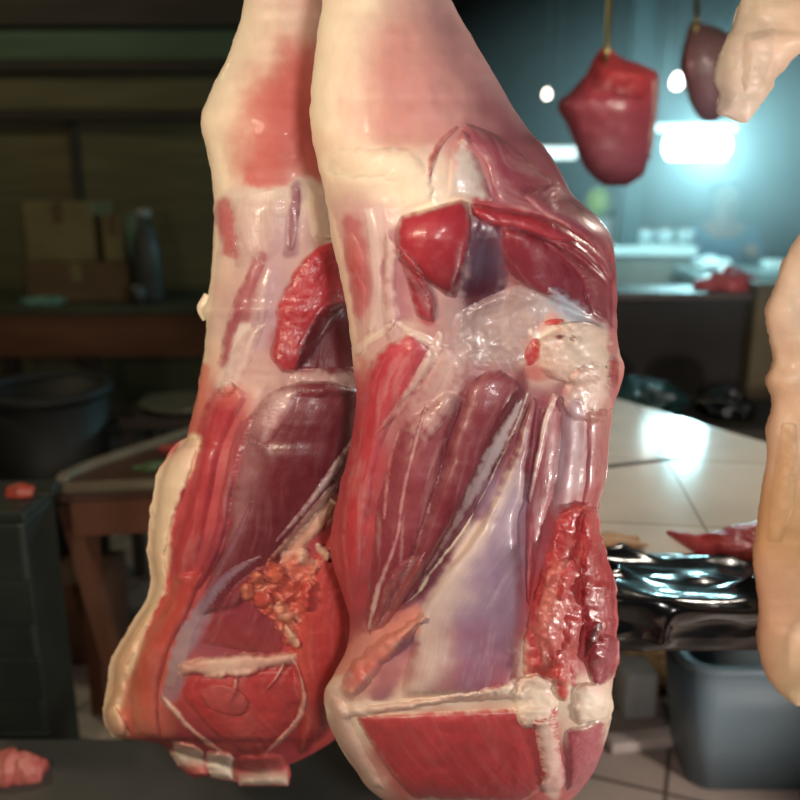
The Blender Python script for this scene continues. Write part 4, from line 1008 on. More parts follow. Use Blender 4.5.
M_MEATP = mat_plain('red_meat', (168, 48, 58), (196, 84, 84), rough=0.32, scale=30, bump=0.4, coat=0.3)
M_MEATD = mat_plain('pink_meat', (176, 84, 80), (206, 130, 118), rough=0.4, scale=26, bump=0.3, coat=0.2)
M_BAG = mat_plain('black_bag_film', (10, 12, 14), (22, 26, 28), rough=0.17, scale=10, bump=0.12, spec=0.8)


def loaf(pts, wid, hei, seed, n=28, noise=0.12):
    """a limp strip lying on its underside: centre line, half widths and heights"""
    k = 40
    c = catmull(np.asarray(pts, float), k) if len(pts) > 2 else np.linspace(pts[0], pts[1], k)
    w = np.interp(np.linspace(0, 1, k), np.linspace(0, 1, len(wid)), wid); h = np.interp(np.linspace(0, 1, k), np.linspace(0, 1, len(hei)), hei)
    bm = bmesh.new(); rings = []
    dd = np.gradient(c, axis=0); dd /= np.linalg.norm(dd, axis=1)[:, None]
    for i in range(k):
        nx, ny = -dd[i, 1], dd[i, 0]
        ring = []
        for j in range(n):
            a = 2 * math.pi * j / n
            e = 1 + noise * 2 * (float(fbm(np.array(i * 0.22), np.array(3 + 2.2 * math.cos(a)), seed, 3)) - 0.5) * 2
            cx = math.cos(a) * w[i] * e; cz = (math.sin(a) * (1.0 if math.sin(a) > 0 else 0.12)) * h[i] * e
            ring.append(bm.verts.new((c[i, 0] + nx * cx, c[i, 1] + ny * cx, c[i, 2] + 0.12 * h[i] * 0 + max(cz, -0.0005) + 0.001)))
        rings.append(ring)
    for a, b in zip(rings, rings[1:]):
        for j in range(n):
            bm.faces.new([a[j], a[(j + 1) % n], b[(j + 1) % n], b[j]])
    bm.faces.new(rings[0][::-1]); bm.faces.new(rings[-1])
    return bm


def crumple(cx, cy, z0, sx, sy, sz, seed, ridge=0.35, sub=5, flat=True):
    """a crumpled lump resting on z0"""
    bm = bmesh.new(); bmesh.ops.create_icosphere(bm, subdivisions=sub, radius=1.0)
    P3 = np.array([v.co[:] for v in bm.verts])
    r = 1 + ridge * ((1 - np.abs(2 * fbm(P3[:, 0] * 1.7 + 5 + P3[:, 2], P3[:, 1] * 1.7 + P3[:, 2] * 1.3 + 9, seed, 4) - 1) * 2.0) - 0.6)
    P3 = P3 * r[:, None]
    for v, p in zip(bm.verts, P3):
        z = p[2] * sz
        if flat: z = max(z, -0.55 * sz)
        v.co = (cx + p[0] * sx, cy + p[1] * sy, z0 + z + (0.55 * sz if flat else sz))
    return bm


def one(name, bm, mat, label, cat, group=None):
    return tag(obj(name, bm, mat), label, cat, group)


# black bag spread over the near edge of the table
def draped_bag(x0, x1, yb, yf, drop, seed):
    ns, nx = 110, 120
    run = (yb - yf); tot = run + drop
    v = np.linspace(0, 1, ns); x = np.linspace(0, 1, nx)
    S, X = np.meshgrid(v * tot, x, indexing='ij')
    edge = np.minimum(np.minimum(X, 1 - X) * 9, np.minimum(S, tot - S) / 0.025)
    h = 0.004 + 0.024 * (1 - np.abs(2 * fbm(X * 3.2, S * 15, seed, 2) - 1) * 1.7) ** 2 + 0.006 * fbm(X * 9, S * 30, seed + 5, 2)
    h = np.maximum(h, 0.003) * np.clip(edge, 0.12, 1)
    k = np.clip((S - run + 0.02) / 0.04, 0, 1) * math.pi / 2
    fy = np.where(S < run, yb - S, yf - 0.004); fz = np.where(S < run, ZT + 0.001, ZT + 0.001 - (S - run))
    out = (fbm(S * 6, X * 2, seed + 2, 2) - 0.5) * 0.05
    px_ = x0 + (x1 - x0) * X + out * np.where(X > .5, 1, 1) * (np.abs(X - 0.5) * 2)
    front = np.stack([px_, fy - h * np.sin(k), fz + h * np.cos(k)], -1)
    back = np.stack([px_, fy - 0.0 * h, fz], -1)
    uv = np.stack([X, S], -1); c = np.zeros(front.shape)
    return grid_mesh('black_bag', front[:, ::1], back[:, ::1], c, c, uv)


bag = obj('black_bag', draped_bag(0.16, 0.62, 1.275, 1.115, 0.075, 5), M_BAG)
tag(bag, 'glossy black plastic bag spread over the near edge of the tiled table', 'bag')
p1 = WZ(668, 533, ZT); p2 = WZ(700, 546, ZT); p3 = WZ(735, 553, ZT); p4 = WZ(790, 548, ZT)
one('meat_strip', loaf([p1, p2, p3, p4], [0.004, 0.03, 0.05, 0.045], [0.004, 0.022, 0.045, 0.05], 3), M_MEATP, 'red pointed strip of meat lying on the tiled table behind the black bag', 'meat')
q = WZ(622, 560, ZT)
one('paper_scrap', crumple(q[0], q[1] + 0.05, ZT + 0.001, 0.05, 0.03, 0.012, 21, 0.3, 4), mat_plain('tan_paper', (176, 132, 92), (200, 158, 116), rough=0.6, scale=20, bump=0.2), 'small tan paper scrap behind the black bag, against the front leg', 'paper')

# bench beyond the table with bags on it
bt = thing('low_bench', 'dark low bench beyond the tiled table', 'bench', (0.9, 2.7, 0))
obj('bench_top', box(0.62, 1.75, 2.62, 3.02, 0.56, 0.60, 0.006), M_BEAM, bt, smooth_it=False)
for (x, y) in ((0.68, 2.67), (1.68, 2.67), (0.68, 2.97), (1.68, 2.97)):
    obj('leg', box(x - 0.025, x + 0.025, y - 0.025, y + 0.025, 0, 0.56, 0.004), M_BEAM, bt, smooth_it=False)
M_TEALBAG = mat_plain('teal_bag_film', (20, 44, 46), (44, 80, 80), rough=0.16, scale=12, bump=0.3, spec=0.8)
q = W(640, 385, 2.8)
one('plastic_bag', crumple(float(q[0]), 2.80, 0.601, 0.15, 0.13, 0.075, 31, 0.4), M_TEALBAG, 'shiny teal-black plastic bag heaped just beyond the tiled table, beside the knuckle', 'bag', 'shiny bags beyond the table')
q = W(724, 390, 2.84)
one('plastic_bag', crumple(float(q[0]), 2.82, 0.601, 0.09, 0.12, 0.055, 33, 0.45), M_BAG, 'shiny black plastic bag right of the teal one, beyond the tiled table', 'bag', 'shiny bags beyond the table')

# floor things seen under the table
M_FOAM = mat_plain('white_foam', (170, 168, 164), (188, 186, 182), rough=0.6, scale=20)
def on_floor_box(px, py, w, d_, h, rz):
    q = WZ(px, py, 0.0)
    bm = box(-w / 2, w / 2, -d_ / 2, d_ / 2, 0.001, h, 0.006)
    bmesh.ops.rotate(bm, verts=bm.verts[:], cent=(0, 0, 0), matrix=Matrix.Rotation(rz, 3, 'Z'))
    bmesh.ops.translate(bm, verts=bm.verts[:], vec=(float(q[0]), float(q[1]), 0))
    return bm


one('foam_block', on_floor_box(633, 708, 0.085, 0.10, 0.13, 0.1), M_FOAM, 'pale grey foam block standing on the floor under the tiled table', 'block')
one('pale_plank', on_floor_box(652, 744, 0.24, 0.055, 0.03, 0.16), mat_plain('pale_plank', (176, 160, 154), (196, 178, 172), rough=0.5, stretch=(1, 6, 1)), 'pale pinkish plank lying on the floor tiles', 'plank')
q = WZ(658, 700, 0)
one('crumpled_paper', crumple(float(q[0]), float(q[1]) + 0.1, 0.001, 0.085, 0.09, 0.07, 41, 0.4), mat_plain('brown_paper', (150, 118, 80), (186, 152, 106), rough=0.7, scale=10, bump=0.2), 'crumpled brown paper on the floor beside the blue-grey tub', 'paper')
M_TUB = mat_plain('bluegrey_tub', (98, 114, 124), (110, 126, 134), rough=0.45, scale=4)
t = thing('plastic_tub', 'large blue-grey plastic tub on the floor at the lower right', 'tub', (0.78, 1.85, 0))
x0 = float(W(690, 660, 1.66)[0]); x1 = x0 + 0.55
bm = bmesh.new()
def rrect(x0, x1, y0, y1, z, r, n=6):
    o_ = []
    for (cx, cy, a0) in ((x1 - r, y1 - r, 0), (x0 + r, y1 - r, 90), (x0 + r, y0 + r, 180), (x1 - r, y0 + r, 270)):
        for k in range(n + 1):
            a = R(a0 + 90 * k / n)
            o_.append((cx + r * math.cos(a), cy + r * math.sin(a), z))
    return o_
loops = [rrect(x0 + 0.05, x1 - 0.05, 1.70, 1.90, 0.002, 0.05), rrect(x0 + 0.01, x1 - 0.01, 1.66, 1.94, 0.34, 0.06), rrect(x0 + 0.025, x1 - 0.025, 1.675, 1.925, 0.34, 0.05), rrect(x0 + 0.06, x1 - 0.06, 1.71, 1.89, 0.02, 0.05)]
rv = [[bm.verts.new(p) for p in lp_] for lp_ in loops]
for a, b in zip(rv, rv[1:]):
    for k in range(len(a)):
        bm.faces.new([a[k], a[(k + 1) % len(a)], b[(k + 1) % len(a)], b[k]])
bm.faces.new(rv[0][::-1]); bm.faces.new(rv[-1])
obj('tub_body', bm, M_TUB, t)
rr = rrect(x0, x1, 1.65, 1.95, 0.345, 0.065); rr.append(rr[0]); rr.append(rr[1])
obj('rim', bm_tube(bmesh.new(), rr, 0.012, 10, cap=False), M_TUB, t)

# ================================================================== far stalls on the right
M_BLOCK = mat_plain('stall_black', (30, 27, 25), (42, 38, 35), rough=0.8, scale=5, bump=0.1)
st = thing('stall_block', 'black-sided stall block beyond the tiled table', 'stall', (1.0, 3.5, 0))
xa, xb = float(W(520, 300, 3.2)[0]), float(W(748, 300, 3.2)[0])
obj('body', box(xa, xb, 3.2, 3.38, 0, 0.93, 0.008), M_BLOCK, st, smooth_it=False)
obj('top_board', box(xa - 0.01, xb + 0.01, 3.18, 3.40, 0.93, 0.96, 0.006), mat_plain('dark_top', (58, 44, 40), (76, 60, 54), rough=0.5, scale=6), st, smooth_it=False)
obj('corner_post', box(xb + 0.0, xb + 0.10, 3.12, 3.24, 0, 1.0, 0.008), mat_plain('olive_post', (84, 74, 54), (100, 88, 64), rough=0.7, scale=6), st, label='olive brown corner post', smooth_it=False)
q = W(717, 288, 3.4)
one('meat_chunk', loaf([(float(q[0]) - 0.13, 3.29, 0.961), (float(q[0]), 3.28, 0.961), (float(q[0]) + 0.10, 3.30, 0.961)], [0.03, 0.08, 0.05], [0.03, 0.085, 0.05], 8), M_MEATP, 'red chunk of meat lying on the black-sided stall block', 'meat')

M_GREYP = mat_plain('greybrown_panel', (98, 92, 84), (126, 112, 98), rough=0.7, scale=3, stretch=(5, 1, 0.4))
M_WHITE = mat_plain('white_enamel', (206, 216, 214), (224, 232, 230), rough=0.3, scale=5)
cs = thing('stall_counter', 'grey-brown stall counter with a white top, far right of the front leg', 'counter', (1.4, 5.2, 0))
xa, xb = float(W(560, 250, 4.9)[0]), float(W(692, 250, 4.9)[0])
obj('front_panel', box(xa, xb, 4.92, 5.55, 0, 0.93, 0.01), M_GREYP, cs, smooth_it=False)
obj('counter_top', box(xa - 0.02, xb + 0.03, 4.88, 5.6, 0.93, 0.985, 0.012), M_WHITE, cs, label='white top', smooth_it=False)


def tub(px, y, z, r, h, matb, fill, label, group):
    x = float(W(px, 240, y)[0])
    t = thing('plastic_tub', label, 'tub', (x, y, z), group)
    obj('tub_body', bm_lathe(bmesh.new(), [(0, z), (r * .8, z), (r, z + h), (r * .93, z + h), (r * .75, z + h * .4), (0, z + h * .4)], x, y, 28), matb, t)
    obj('contents', crumple(x, y, z + h * .42, r * .7, r * .7, h * .5, int(px), 0.3, 3), fill, t)
    return t


M_FROST = mat_plain('frosted_plastic', (190, 210, 212), (208, 224, 226), rough=0.35, scale=8)
M_PALE = mat_plain('pale_goods', (186, 140, 138), (206, 176, 168), rough=0.5, scale=30, bump=0.3)
for i, (px, lab) in enumerate(((644, 'frosted tub of pale goods just right of the dark post, far counter'), (664, 'frosted tub of pale goods, middle of the three on the far counter'), (685, 'frosted tub of pale goods at the right end of the far counter'))):
    tub(px, 5.15, 0.985, 0.058, 0.075, M_FROST, M_PALE, lab, 'tubs on the far white counter')
xq = float(W(630, 200, 4.98)[0])
one('dark_post', box(xq - 0.055, xq + 0.055, 4.93, 5.04, 0.985, 3.2, 0.01), mat_plain('teal_post', (28, 52, 58), (38, 66, 72), rough=0.6, scale=5), 'dark teal post rising from the far white counter', 'post')
xq = float(W(608, 225, 5.2)[0])
one('foam_box', box(xq - 0.07, xq + 0.07, 5.1, 5.34, 0.986, 1.13, 0.012), M_FOAM, 'white foam box on the far counter, left of the dark post', 'box')
xq = float(W(600, 200, 5.2)[0])
bm = bmesh.new()
zz = 1.131
bm_lathe(bm, [(0, zz), (0.05, zz + 0.012), (0.085, zz + 0.05), (0.092, zz + 0.09), (0.075, zz + 0.14), (0.04, zz + 0.172), (0.012, zz + 0.18), (0, zz + 0.178)], xq, 5.22, 28)
me_ = one('green_melon', bm, mat_plain('melon_skin', (150, 176, 44), (186, 200, 70), rough=0.4, scale=12), 'yellow-green melon on the white foam box', 'fruit')

rc = thing('stall_counter', 'grey stall counter with white cloth on it, behind the red chunk at far right', 'counter', (2.3, 4.7, 0))
xa, xb = float(W(697, 268, 4.5)[0]), float(W(860, 268, 4.5)[0])
obj('front_panel', box(xa, xb, 4.52, 4.84, 0, 0.85, 0.01), mat_plain('dim_panel', (62, 60, 54), (78, 74, 66), rough=0.7, scale=3), rc, smooth_it=False)
obj('counter_top', box(xa - 0.02, xb, 4.48, 4.86, 0.85, 0.885, 0.01), mat_plain('grey_top', (120, 134, 134), (140, 154, 152), rough=0.35, scale=5), rc, smooth_it=False)
q = float(W(712, 262, 4.62)[0])
one('white_cloth', crumple(q, 4.62, 0.886, 0.10, 0.09, 0.045, 51, 0.4), M_WHITE, 'crumpled white cloth on the left end of the grey counter', 'cloth')
q = float(W(773, 258, 4.65)[0])
one('white_box', box(q - 0.05, q + 0.05, 4.6, 4.7, 0.886, 0.935, 0.008), M_WHITE, 'small white box at the right edge on the grey counter', 'box')

# the vendor sitting behind that counter
def skin_fig(name, verts, edges, radii, mat, parent, label=None, sub=2):
    me = bpy.data.meshes.new(name)
    me.from_pydata([tuple(v) for v in verts], edges, [])
    o = bpy.data.objects.new(name, me); COL.objects.link(o)
    md = o.modifiers.new('skin', 'SKIN')
    for i, r in enumerate(radii):
        sv = me.skin_vertices[0].data[i]
        sv.radius = r if isinstance(r, tuple) else (r, r)
        sv.use_root = (i == 0)
    ms = o.modifiers.new('sub', 'SUBSURF'); ms.levels = sub; ms.render_levels = sub
    me.materials.append(mat)
    o.parent = parent; o.matrix_parent_inverse = Matrix.Translation(-parent.location)
    md.use_smooth_shade = True
    if label: o['label'] = label
    return o


M_SKIN = mat_plain('skin', (150, 100, 84), (166, 114, 96), rough=0.5, scale=12)
M_BLUE = mat_plain('blue_shirt', (40, 92, 130), (54, 110, 150), rough=0.8, scale=20, bump=0.1)
M_TROUS = mat_plain('dark_trousers', (34, 36, 44), (44, 46, 54), rough=0.85, scale=20)
M_HAIR = mat_plain('black_hair', (18, 16, 16), (30, 27, 25), rough=0.5, scale=40)
hx = float(W(727, 192, 5.6)[0]); hy = 5.6
X = lambda dx, dy, z: (hx + dx, hy + dy, z)
st_ = thing('stool', 'wooden stool under the seated vendor in blue', 'stool', (hx, hy + 0.1, 0))
obj('seat', bm_lathe(bmesh.new(), [(0, 0.42), (0.17, 0.42), (0.18, 0.44), (0.17, 0.465), (0, 0.465)], hx, hy + 0.08, 28), M_BEAM, st_)
for a in (45, 135, 225, 315):
    ca, sa = math.cos(R(a)), math.sin(R(a))
    obj('leg', bm_tube(bmesh.new(), [(hx + 0.11 * ca, hy + 0.08 + 0.11 * sa, 0.43), (hx + 0.16 * ca, hy + 0.08 + 0.16 * sa, 0.0)], 0.018, 10), M_BEAM, st_)
ps = thing('person', 'person in a blue shirt sitting behind the far right counter, one arm bent', 'person', (hx, hy, 0))
bv = [X(0, 0.08, 0.56), X(0, 0.07, 0.72), X(0, 0.05, 0.90), X(0, 0.03, 1.02), X(0, 0.01, 1.10), X(0, 0.0, 1.17), X(0, -0.015, 1.24), X(0, -0.01, 1.30),
      X(-0.17, 0.03, 1.02), X(-0.22, -0.02, 0.80), X(-0.16, -0.22, 0.72), X(-0.13, -0.30, 0.72),
      X(0.17, 0.03, 1.02), X(0.25, -0.04, 0.82), X(0.12, -0.24, 0.90), X(0.07, -0.31, 0.93),
      X(-0.09, 0.04, 0.53), X(-0.11, -0.36, 0.52), X(-0.11, -0.38, 0.09), X(-0.11, -0.52, 0.04),
      X(0.09, 0.04, 0.53), X(0.11, -0.36, 0.52), X(0.11, -0.38, 0.09), X(0.11, -0.52, 0.04)]
be = [(0, 1), (1, 2), (2, 3), (3, 4), (4, 5), (5, 6), (6, 7), (3, 8), (8, 9), (9, 10), (10, 11), (3, 12), (12, 13), (13, 14), (14, 15), (0, 16), (16, 17), (17, 18), (18, 19), (0, 20), (20, 21), (21, 22), (22, 23)]
br = [(.15, .11), (.13, .10), (.15, .11), (.13, .09), .052, .075, .085, .07, .055, .043, .033, .026, .055, .043, .033, .026, .085, .065, .045, .035, .085, .065, .045, .035]
skin_fig('body', bv, be, br, M_SKIN, ps)
k = [0, 1, 2, 3, 8, 9, 10, 12, 13, 14]
remap = {v: i for i, v in enumerate(k)}
skin_fig('shirt', [bv[i] for i in k], [(remap[a], remap[b]) for a, b in be if a in remap and b in remap], [tuple(q + 0.014 for q in (br[i] if isinstance(br[i], tuple) else (br[i],) * 2)) for i in k], M_BLUE, ps)
k = [0, 16, 17, 18, 20, 21, 22]; remap = {v: i for i, v in enumerate(k)}
skin_fig('trousers', [bv[i] for i in k], [(remap[a], remap[b]) for a, b in be if a in remap and b in remap], [tuple(q + 0.014 for q in (br[i] if isinstance(br[i], tuple) else (br[i],) * 2)) for i in k], M_TROUS, ps)
bm = bmesh.new(); bmesh.ops.create_icosphere(bm, subdivisions=3, radius=1.0)
for v in bm.verts:
    c = v.co
    lift = 0.35 if (c.y < -0.25 and c.z < 0.35) else (0.1 if c.z < -0.3 else 0)
    v.co = (hx + c.x * 0.092, hy + 0.012 + c.y * 0.1 + lift * 0.12, 1.262 + c.z * 0.098)
obj('hair', bm, M_HAIR, ps)
bm = bmesh.new()
bm_tube(bm, [(hx, hy - 0.085, 1.25), (hx, hy - 0.103, 1.228), (hx, hy - 0.108, 1.212), (hx, hy - 0.085, 1.205)], [0.008, 0.011, 0.014, 0.008], 10)
obj('nose', bm, M_SKIN, ps)
for sx in (-1, 1):
    bm = bmesh.new(); bmesh.ops.create_uvsphere(bm, u_segments=12, v_segments=8, radius=0.011)
    bmesh.ops.translate(bm, verts=bm.verts[:], vec=(hx + sx * 0.032, hy - 0.086, 1.246))
    obj('eye', bm, M_HAIR, ps)
obj('mouth', box(hx - 0.024, hx + 0.024, hy - 0.090, hy - 0.078, 1.180, 1.188, 0.003), mat_plain('lips', (120, 62, 60), rough=0.5), ps)
# hands: a palm and five bent fingers each
for (wx, wy, wz, sx) in ((-0.13, -0.30, 0.72, 1), (0.07, -0.31, 0.93, -1)):
    bm = bmesh.new()
    w = Vector(X(wx, wy, wz)); f = Vector((sx * 0.35, -0.9, 0.1)).normalized(); s_ = f.cross(Vector((0, 0, 1))).normalized()
    bm_tube(bm, [w - f * 0.02, w + f * 0.03, w + f * 0.085], [0.026, 0.036, 0.034], 12)
    for q, ln_ in zip((-1.5, -0.5, 0.5, 1.5), (0.062, 0.074, 0.07, 0.055)):
        b0 = w + f * 0.075 + s_ * q * 0.018
        bm_tube(bm, [b0, b0 + f * ln_ * 0.5, b0 + f * ln_ * 0.85 + Vector((0, 0, -0.02)), b0 + f * ln_ * 0.95 + Vector((0, 0, -0.04))], [0.010, 0.009, 0.008, 0.005], 8)
    b0 = w + f * 0.02 - s_ * sx * 0.03
    bm_tube(bm, [b0, b0 - s_ * sx * 0.025 + f * 0.025, b0 - s_ * sx * 0.03 + f * 0.055], [0.012, 0.010, 0.007], 8)
    obj('hand', bm, M_SKIN, ps)

# ================================================================== dim stall on the left
M_CARTON = mat_plain('dull_carton', (96, 92, 60), (112, 106, 70), rough=0.8, scale=6, bump=0.1)
M_CARTB = mat_plain('brown_carton', (78, 62, 40), (92, 74, 48), rough=0.8, scale=6, bump=0.1)
M_PLANK = mat_plain('brown_plank', (80, 48, 28), (98, 62, 36), rough=0.7, scale=5, bump=0.2, stretch=(0.5, 1, 6))
X9 = lambda px, y: float(W(px, 300, y)[0])
lc = thing('stall_counter', 'brown plank fronted stall counter in the dim left background', 'counter', (-1.6, 4.1, 0))
obj('counter_top', box(X9(-60, 3.9), X9(225, 3.9), 3.88, 4.5, 0.76, 0.80, 0.008), mat_plain('dark_green_top', (40, 46, 32), (54, 60, 42), rough=0.6, scale=5), lc, smooth_it=False)
obj('front_plank', box(X9(-60, 3.9), X9(225, 3.9), 3.90, 3.93, 0.56, 0.76, 0.006), M_PLANK, lc, smooth_it=False)
for px in (-50, 80, 215):
    obj('leg', box(X9(px, 3.9) - 0.04, X9(px, 3.9) + 0.04, 3.94, 4.02, 0, 0.76, 0.006), M_BEAM, lc, smooth_it=False)
for px in (-50, 215):
    obj('leg', box(X9(px, 3.9) - 0.04, X9(px, 3.9) + 0.04, 4.38, 4.46, 0, 0.76, 0.006), M_BEAM, lc, smooth_it=False)


def carton(p0, p1, y, z0, z1, m, label, d_=0.3):
    x0, x1 = X9(p0, y), X9(p1, y)
    t = thing('carton', label, 'carton', ((x0 + x1) / 2, y + d_ / 2, z0), 'cartons on the left stall')
    obj('carton_body', box(x0, x1, y, y + d_, z0 + 0.001, z1, 0.01), m, t, smooth_it=False)
    obj('tape', box((x0 + x1) / 2 - 0.025, (x0 + x1) / 2 + 0.025, y - 0.0015, y + d_ + 0.0015, z1 - 0.09, z1 + 0.0015), M_CARTB if m is M_CARTON else M_CARTON, t, smooth_it=False)
    return t


carton(28, 130, 4.0, 0.80, 0.985, M_CARTB, 'wide brown carton under the two olive ones on the left stall')
carton(32, 100, 4.02, 0.986, 1.255, M_CARTON, 'larger olive carton on top of the brown carton, left stall')
carton(108, 128, 4.03, 0.986, 1.20, M_CARTON, 'narrow olive carton on top of the brown carton, beside the larger one')
xj = X9(150, 4.05)
t = thing('plastic_jug', 'dark grey plastic jug beside the cartons on the left stall', 'jug', (xj, 4.05, 0.8))
obj('jug_body', bm_lathe(bmesh.new(), [(0, 0.801), (0.06, 0.801), (0.068, 0.82), (0.068, 1.02), (0.055, 1.10), (0.03, 1.15), (0.028, 1.19), (0, 1.19)], xj, 4.05, 28), mat_plain('grey_jug', (44, 48, 44), (56, 60, 54), rough=0.5), t)
obj('cap', bm_lathe(bmesh.new(), [(0, 1.188), (0.033, 1.188), (0.033, 1.225), (0, 1.228)], xj, 4.05, 20), mat_plain('jug_cap', (130, 140, 138), rough=0.4), t)
xj = X9(139, 3.94)
one('metal_cup', bm_lathe(bmesh.new(), [(0, 0.801), (0.028, 0.801), (0.036, 0.89), (0.033, 0.89), (0.026, 0.81), (0, 0.81)], xj, 3.94, 24), mat_plain('dim_steel', (70, 72, 70), (84, 86, 84), rough=0.5, metal=0.5), 'small steel cup at the front of the left stall', 'cup')
xj = X9(42, 3.95)
one('teal_cloth', crumple(xj, 3.95, 0.801, 0.10, 0.06, 0.022, 61, 0.4), mat_plain('teal_cloth', (70, 110, 98), (92, 132, 120), rough=0.7, scale=20), 'teal cloth on the front edge of the left stall', 'cloth')

# dark bin and bench in the middle distance
xb_ = X9(35, 2.75)
t = thing('rubbish_bin', 'dark round bin in the left middle distance', 'bin', (xb_, 2.75, 0))
M_BIN = mat_plain('dark_bin', (14, 16, 15), (22, 25, 23), rough=0.6, scale=6)
obj('bin_body', bm_lathe(bmesh.new(), [(0, 0.001), (0.15, 0.001), (0.20, 0.70), (0.185, 0.70), (0.14, 0.05), (0, 0.05)], xb_, 2.75, 36), M_BIN, t)
obj('rim', bm_lathe(bmesh.new(), [(0.195, 0.68), (0.215, 0.685), (0.215, 0.715), (0.185, 0.715), (0.185, 0.70)], xb_, 2.75, 36), M_BIN, t)
lb = thing('low_bench', 'dark low bench behind the small wooden table at left', 'bench', (X9(150, 2.9), 2.9, 0))
obj('bench_top', box(X9(122, 2.9), X9(280, 2.9), 2.75, 3.1, 0.56, 0.60, 0.006), mat_plain('bench_dark', (40, 32, 28), (54, 44, 38), rough=0.6, scale=5), lb, smooth_it=False)
for (px, y) in ((128, 2.8), (274, 2.8), (128, 3.05), (274, 3.05)):
    obj('leg', box(X9(px, 2.9) - 0.02, X9(px, 2.9) + 0.02, y - 0.02, y + 0.02, 0, 0.56, 0.004), M_BEAM, lb, smooth_it=False)
xt = X9(172, 2.88)
one('metal_tray', bm_lathe(bmesh.new(), [(0, 0.601), (0.10, 0.601), (0.135, 0.625), (0.13, 0.628), (0.098, 0.606), (0, 0.606)], xt, 2.88, 36), mat_plain('dim_tray', (110, 108, 92), (128, 124, 106), rough=0.4, metal=0.6), 'round metal tray on the dark bench at left', 'tray')

# small wooden table
ZS = 0.70
tp = [WZ(58, 491, ZS), WZ(250, 482, ZS), WZ(250, 418, ZS), WZ(190, 434, ZS), WZ(92, 467, ZS), WZ(64, 479, ZS)]
wt = thing('wooden_table', 'small wooden table with a pale raised rim at the left', 'table', V3((tp[0] + tp[2]) / 2) - Vector((0, 0, ZS)))
obj('table_top', bm_prism([(p[0], p[1]) for p in tp], ZS - 0.03, ZS, 0.004), mat_plain('dark_brown_top', (70, 44, 34), (88, 58, 44), rough=0.5, scale=5), wt, smooth_it=False)
M_RIM = mat_plain('pale_rim', (104, 96, 80), (124, 114, 94), rough=0.55, scale=10)
rp_ = [Vector((float(p[0]), float(p[1]), ZS + 0.004)) for p in tp]
rp_.append(rp_[0])
obj('rim', bm_tube(bmesh.new(), rp_, 0.016, 12), M_RIM, wt, label='pale raised rim')
M_ORW = mat_plain('orange_wood', (84, 50, 30), (102, 62, 40), rough=0.6, scale=6, bump=0.2, stretch=(1, 1, 0.3))
pa, pb, pc = WZ(66, 491, ZS), WZ(245, 483, ZS), WZ(245, 428, ZS)
bm = bmesh.new()
for a, b in ((pa, pb), (pb, pc)):
    d = (b - a) / np.linalg.norm(b - a); n = np.array([-d[1], d[0], 0]) * 0.02
    vs8 = []
    for z in (ZS - 0.12, ZS - 0.03):
        for p in (a + n, b + n, b + n * 2, a + n * 2):
            vs8.append(bm.verts.new((p[0], p[1], z)))
    for f in ((0, 1, 2, 3), (7, 6, 5, 4), (0, 4, 5, 1), (1, 5, 6, 2), (2, 6, 7, 3), (3, 7, 4, 0)):
        bm.faces.new([vs8[i] for i in f])
obj('apron', bm, M_ORW, wt, smooth_it=False)
def leg_bar(a, b, w):
    bm = bmesh.new()
    bm_tube(bm, [a, b], [w, w * 0.8], 4)
    return bm
la = W(70, 505, 1.90); lb_ = W(118, 680, 1.80)
k = -float(la[2]) / (float(lb_[2]) - float(la[2]))
ft = la + (lb_ - la) * k
obj('leg', leg_bar(tuple(la), (float(ft[0]), float(ft[1]), 0.0), 0.030), M_ORW, wt, smooth_it=False)
for p in (pb, pc, tp[4]):
    obj('leg', leg_bar((float(p[0]) - 0.02, float(p[1]) + 0.0, ZS - 0.03), (float(p[0]) - 0.05, float(p[1]) + 0.02, 0.0), 0.030), M_ORW, wt, smooth_it=False)
q = WZ(176, 450, ZS)
one('meat_scrap', loaf([q - np.array([0.04, 0, 0]), q, q + np.array([0.06, 0.01, 0])], [0.012, 0.03, 0.02], [0.01, 0.022, 0.015], 5), M_MEATP, 'red meat scrap on the small wooden table beside the fat edge', 'meat')
q = WZ(152, 470, ZS)
one('green_pepper', loaf([q - np.array([0.05, 0, 0]), q, q + np.array([0.04, 0.012, 0])], [0.004, 0.015, 0.012], [0.006, 0.02, 0.02], 6), mat_plain('dull_green', (70, 96, 66), (88, 116, 80), rough=0.4), 'dull green pepper on the small wooden table', 'vegetable')

# dark crate with a knife on it, box, bench
cr = thing('plastic_crate', 'dark green crate at the left edge below the knife', 'crate', (X9(10, 1.7), 1.7, 0))
M_CRATE = mat_plain('crate_green', (24, 32, 28), (34, 42, 36), rough=0.55, scale=8)
xa, xb = float(W(-60, 520, 1.62)[0]), float(W(22, 520, 1.62)[0])
obj('crate_body', box(xa, xb, 1.62, 1.79, 0.001, 0.71, 0.012), M_CRATE, cr, smooth_it=False)
for z in (0.12, 0.3, 0.48):
    obj('slat', box(xa - 0.006, xb + 0.006, 1.612, 1.622, z, z + 0.1, 0.003), M_CRATE, cr, smooth_it=False)
obj('crate_rim', box(xa - 0.012, xb + 0.012, 1.608, 1.80, 0.71, 0.735, 0.006), M_CRATE, cr, smooth_it=False)
kn = thing('knife', 'knife with a thick red handle lying on the dark green crate', 'knife', V3(WZ(30, 495, 0.735)))
a0 = WZ(8, 496, 0.736); a1 = WZ(34, 495, 0.736); a2 = WZ(50, 494, 0.736)
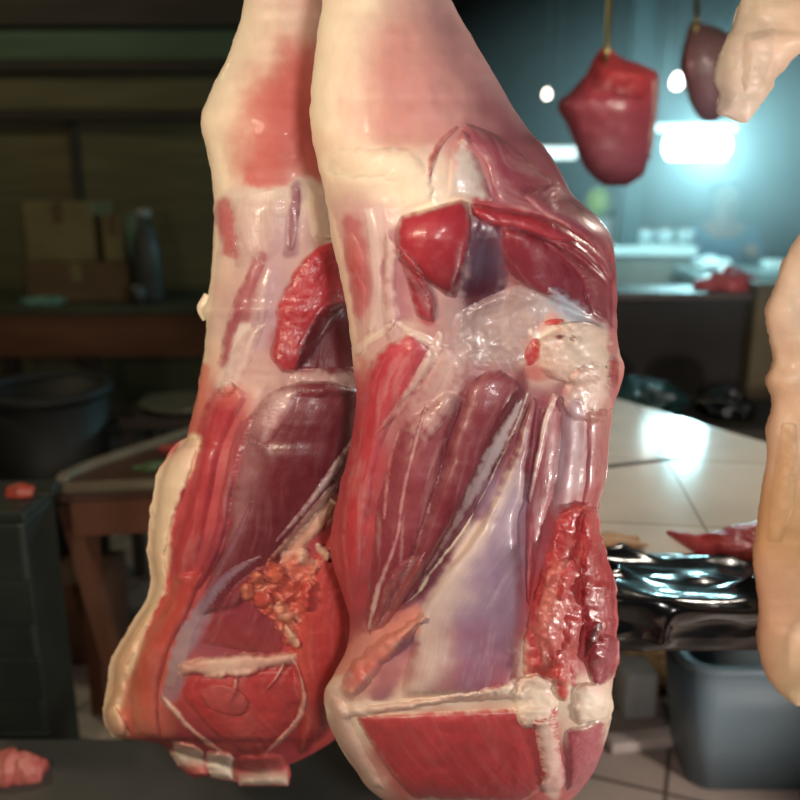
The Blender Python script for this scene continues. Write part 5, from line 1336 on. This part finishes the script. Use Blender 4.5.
obj('handle', loaf([a0, (a0 + a1) / 2, a1], [0.014, 0.020, 0.014], [0.02, 0.028, 0.02], 2, noise=0.03), mat_plain('red_handle', (150, 60, 46), (170, 74, 58), rough=0.4), kn)
d = (a2 - a1); n = np.array([-d[1], d[0], 0]) / np.linalg.norm(d) * 0.014
bl = [a1 - n, a2 - n * 0.5, a2 + d * 0.15, a2 + n, a1 + n]
obj('blade', bm_prism([(p[0], p[1]) for p in bl], 0.738, 0.742), M_STEEL, kn, smooth_it=False)
q = WZ(84, 735, 0)
bx = thing('cardboard_box', 'brown cardboard box on the floor under the small wooden table', 'box', (float(q[0]), float(q[1]), 0))
q0, q1 = float(W(50, 700, 2.2)[0]), float(W(108, 700, 2.2)[0])
obj('carton_body', box(q0, q1, 2.22, 2.46, 0.001, 0.26, 0.008), mat_plain('brown_card', (88, 56, 38), (104, 68, 46), rough=0.8, scale=8), bx, smooth_it=False)
obj('flap', box(q0, q1, 2.213, 2.2205, 0.18, 0.265, 0.002), mat_plain('brown_card_flap', (96, 62, 42), (110, 74, 50), rough=0.8, scale=8), bx, smooth_it=False)
gb = thing('grey_bench', 'low bench with a dark grey plastic top under the left leg', 'bench', (-0.45, 1.2, 0))
xa, xb = -0.95, 0.02
obj('bench_top', box(xa, xb, 0.98, 1.42, 0.31, 0.35, 0.008), mat_plain('grey_plastic_top', (66, 66, 64), (78, 78, 74), rough=0.45, scale=5), gb, smooth_it=False)
for (x, y) in ((xa + 0.05, 1.03), (xb - 0.05, 1.03), (xa + 0.05, 1.37), (xb - 0.05, 1.37)):
    obj('leg', box(x - 0.025, x + 0.025, y - 0.025, y + 0.025, 0, 0.31, 0.004), M_BEAM, gb, smooth_it=False)
q = WZ(26, 775, 0.35)
one('meat_chunk', loaf([q - np.array([0.08, 0.0, 0]), q - np.array([0.02, 0, 0]), q + np.array([0.035, 0.0, 0])], [0.02, 0.035, 0.02], [0.03, 0.05, 0.028], 9), M_MEATD, 'pinkish chunk of meat on the grey bench in the lower left corner', 'meat')
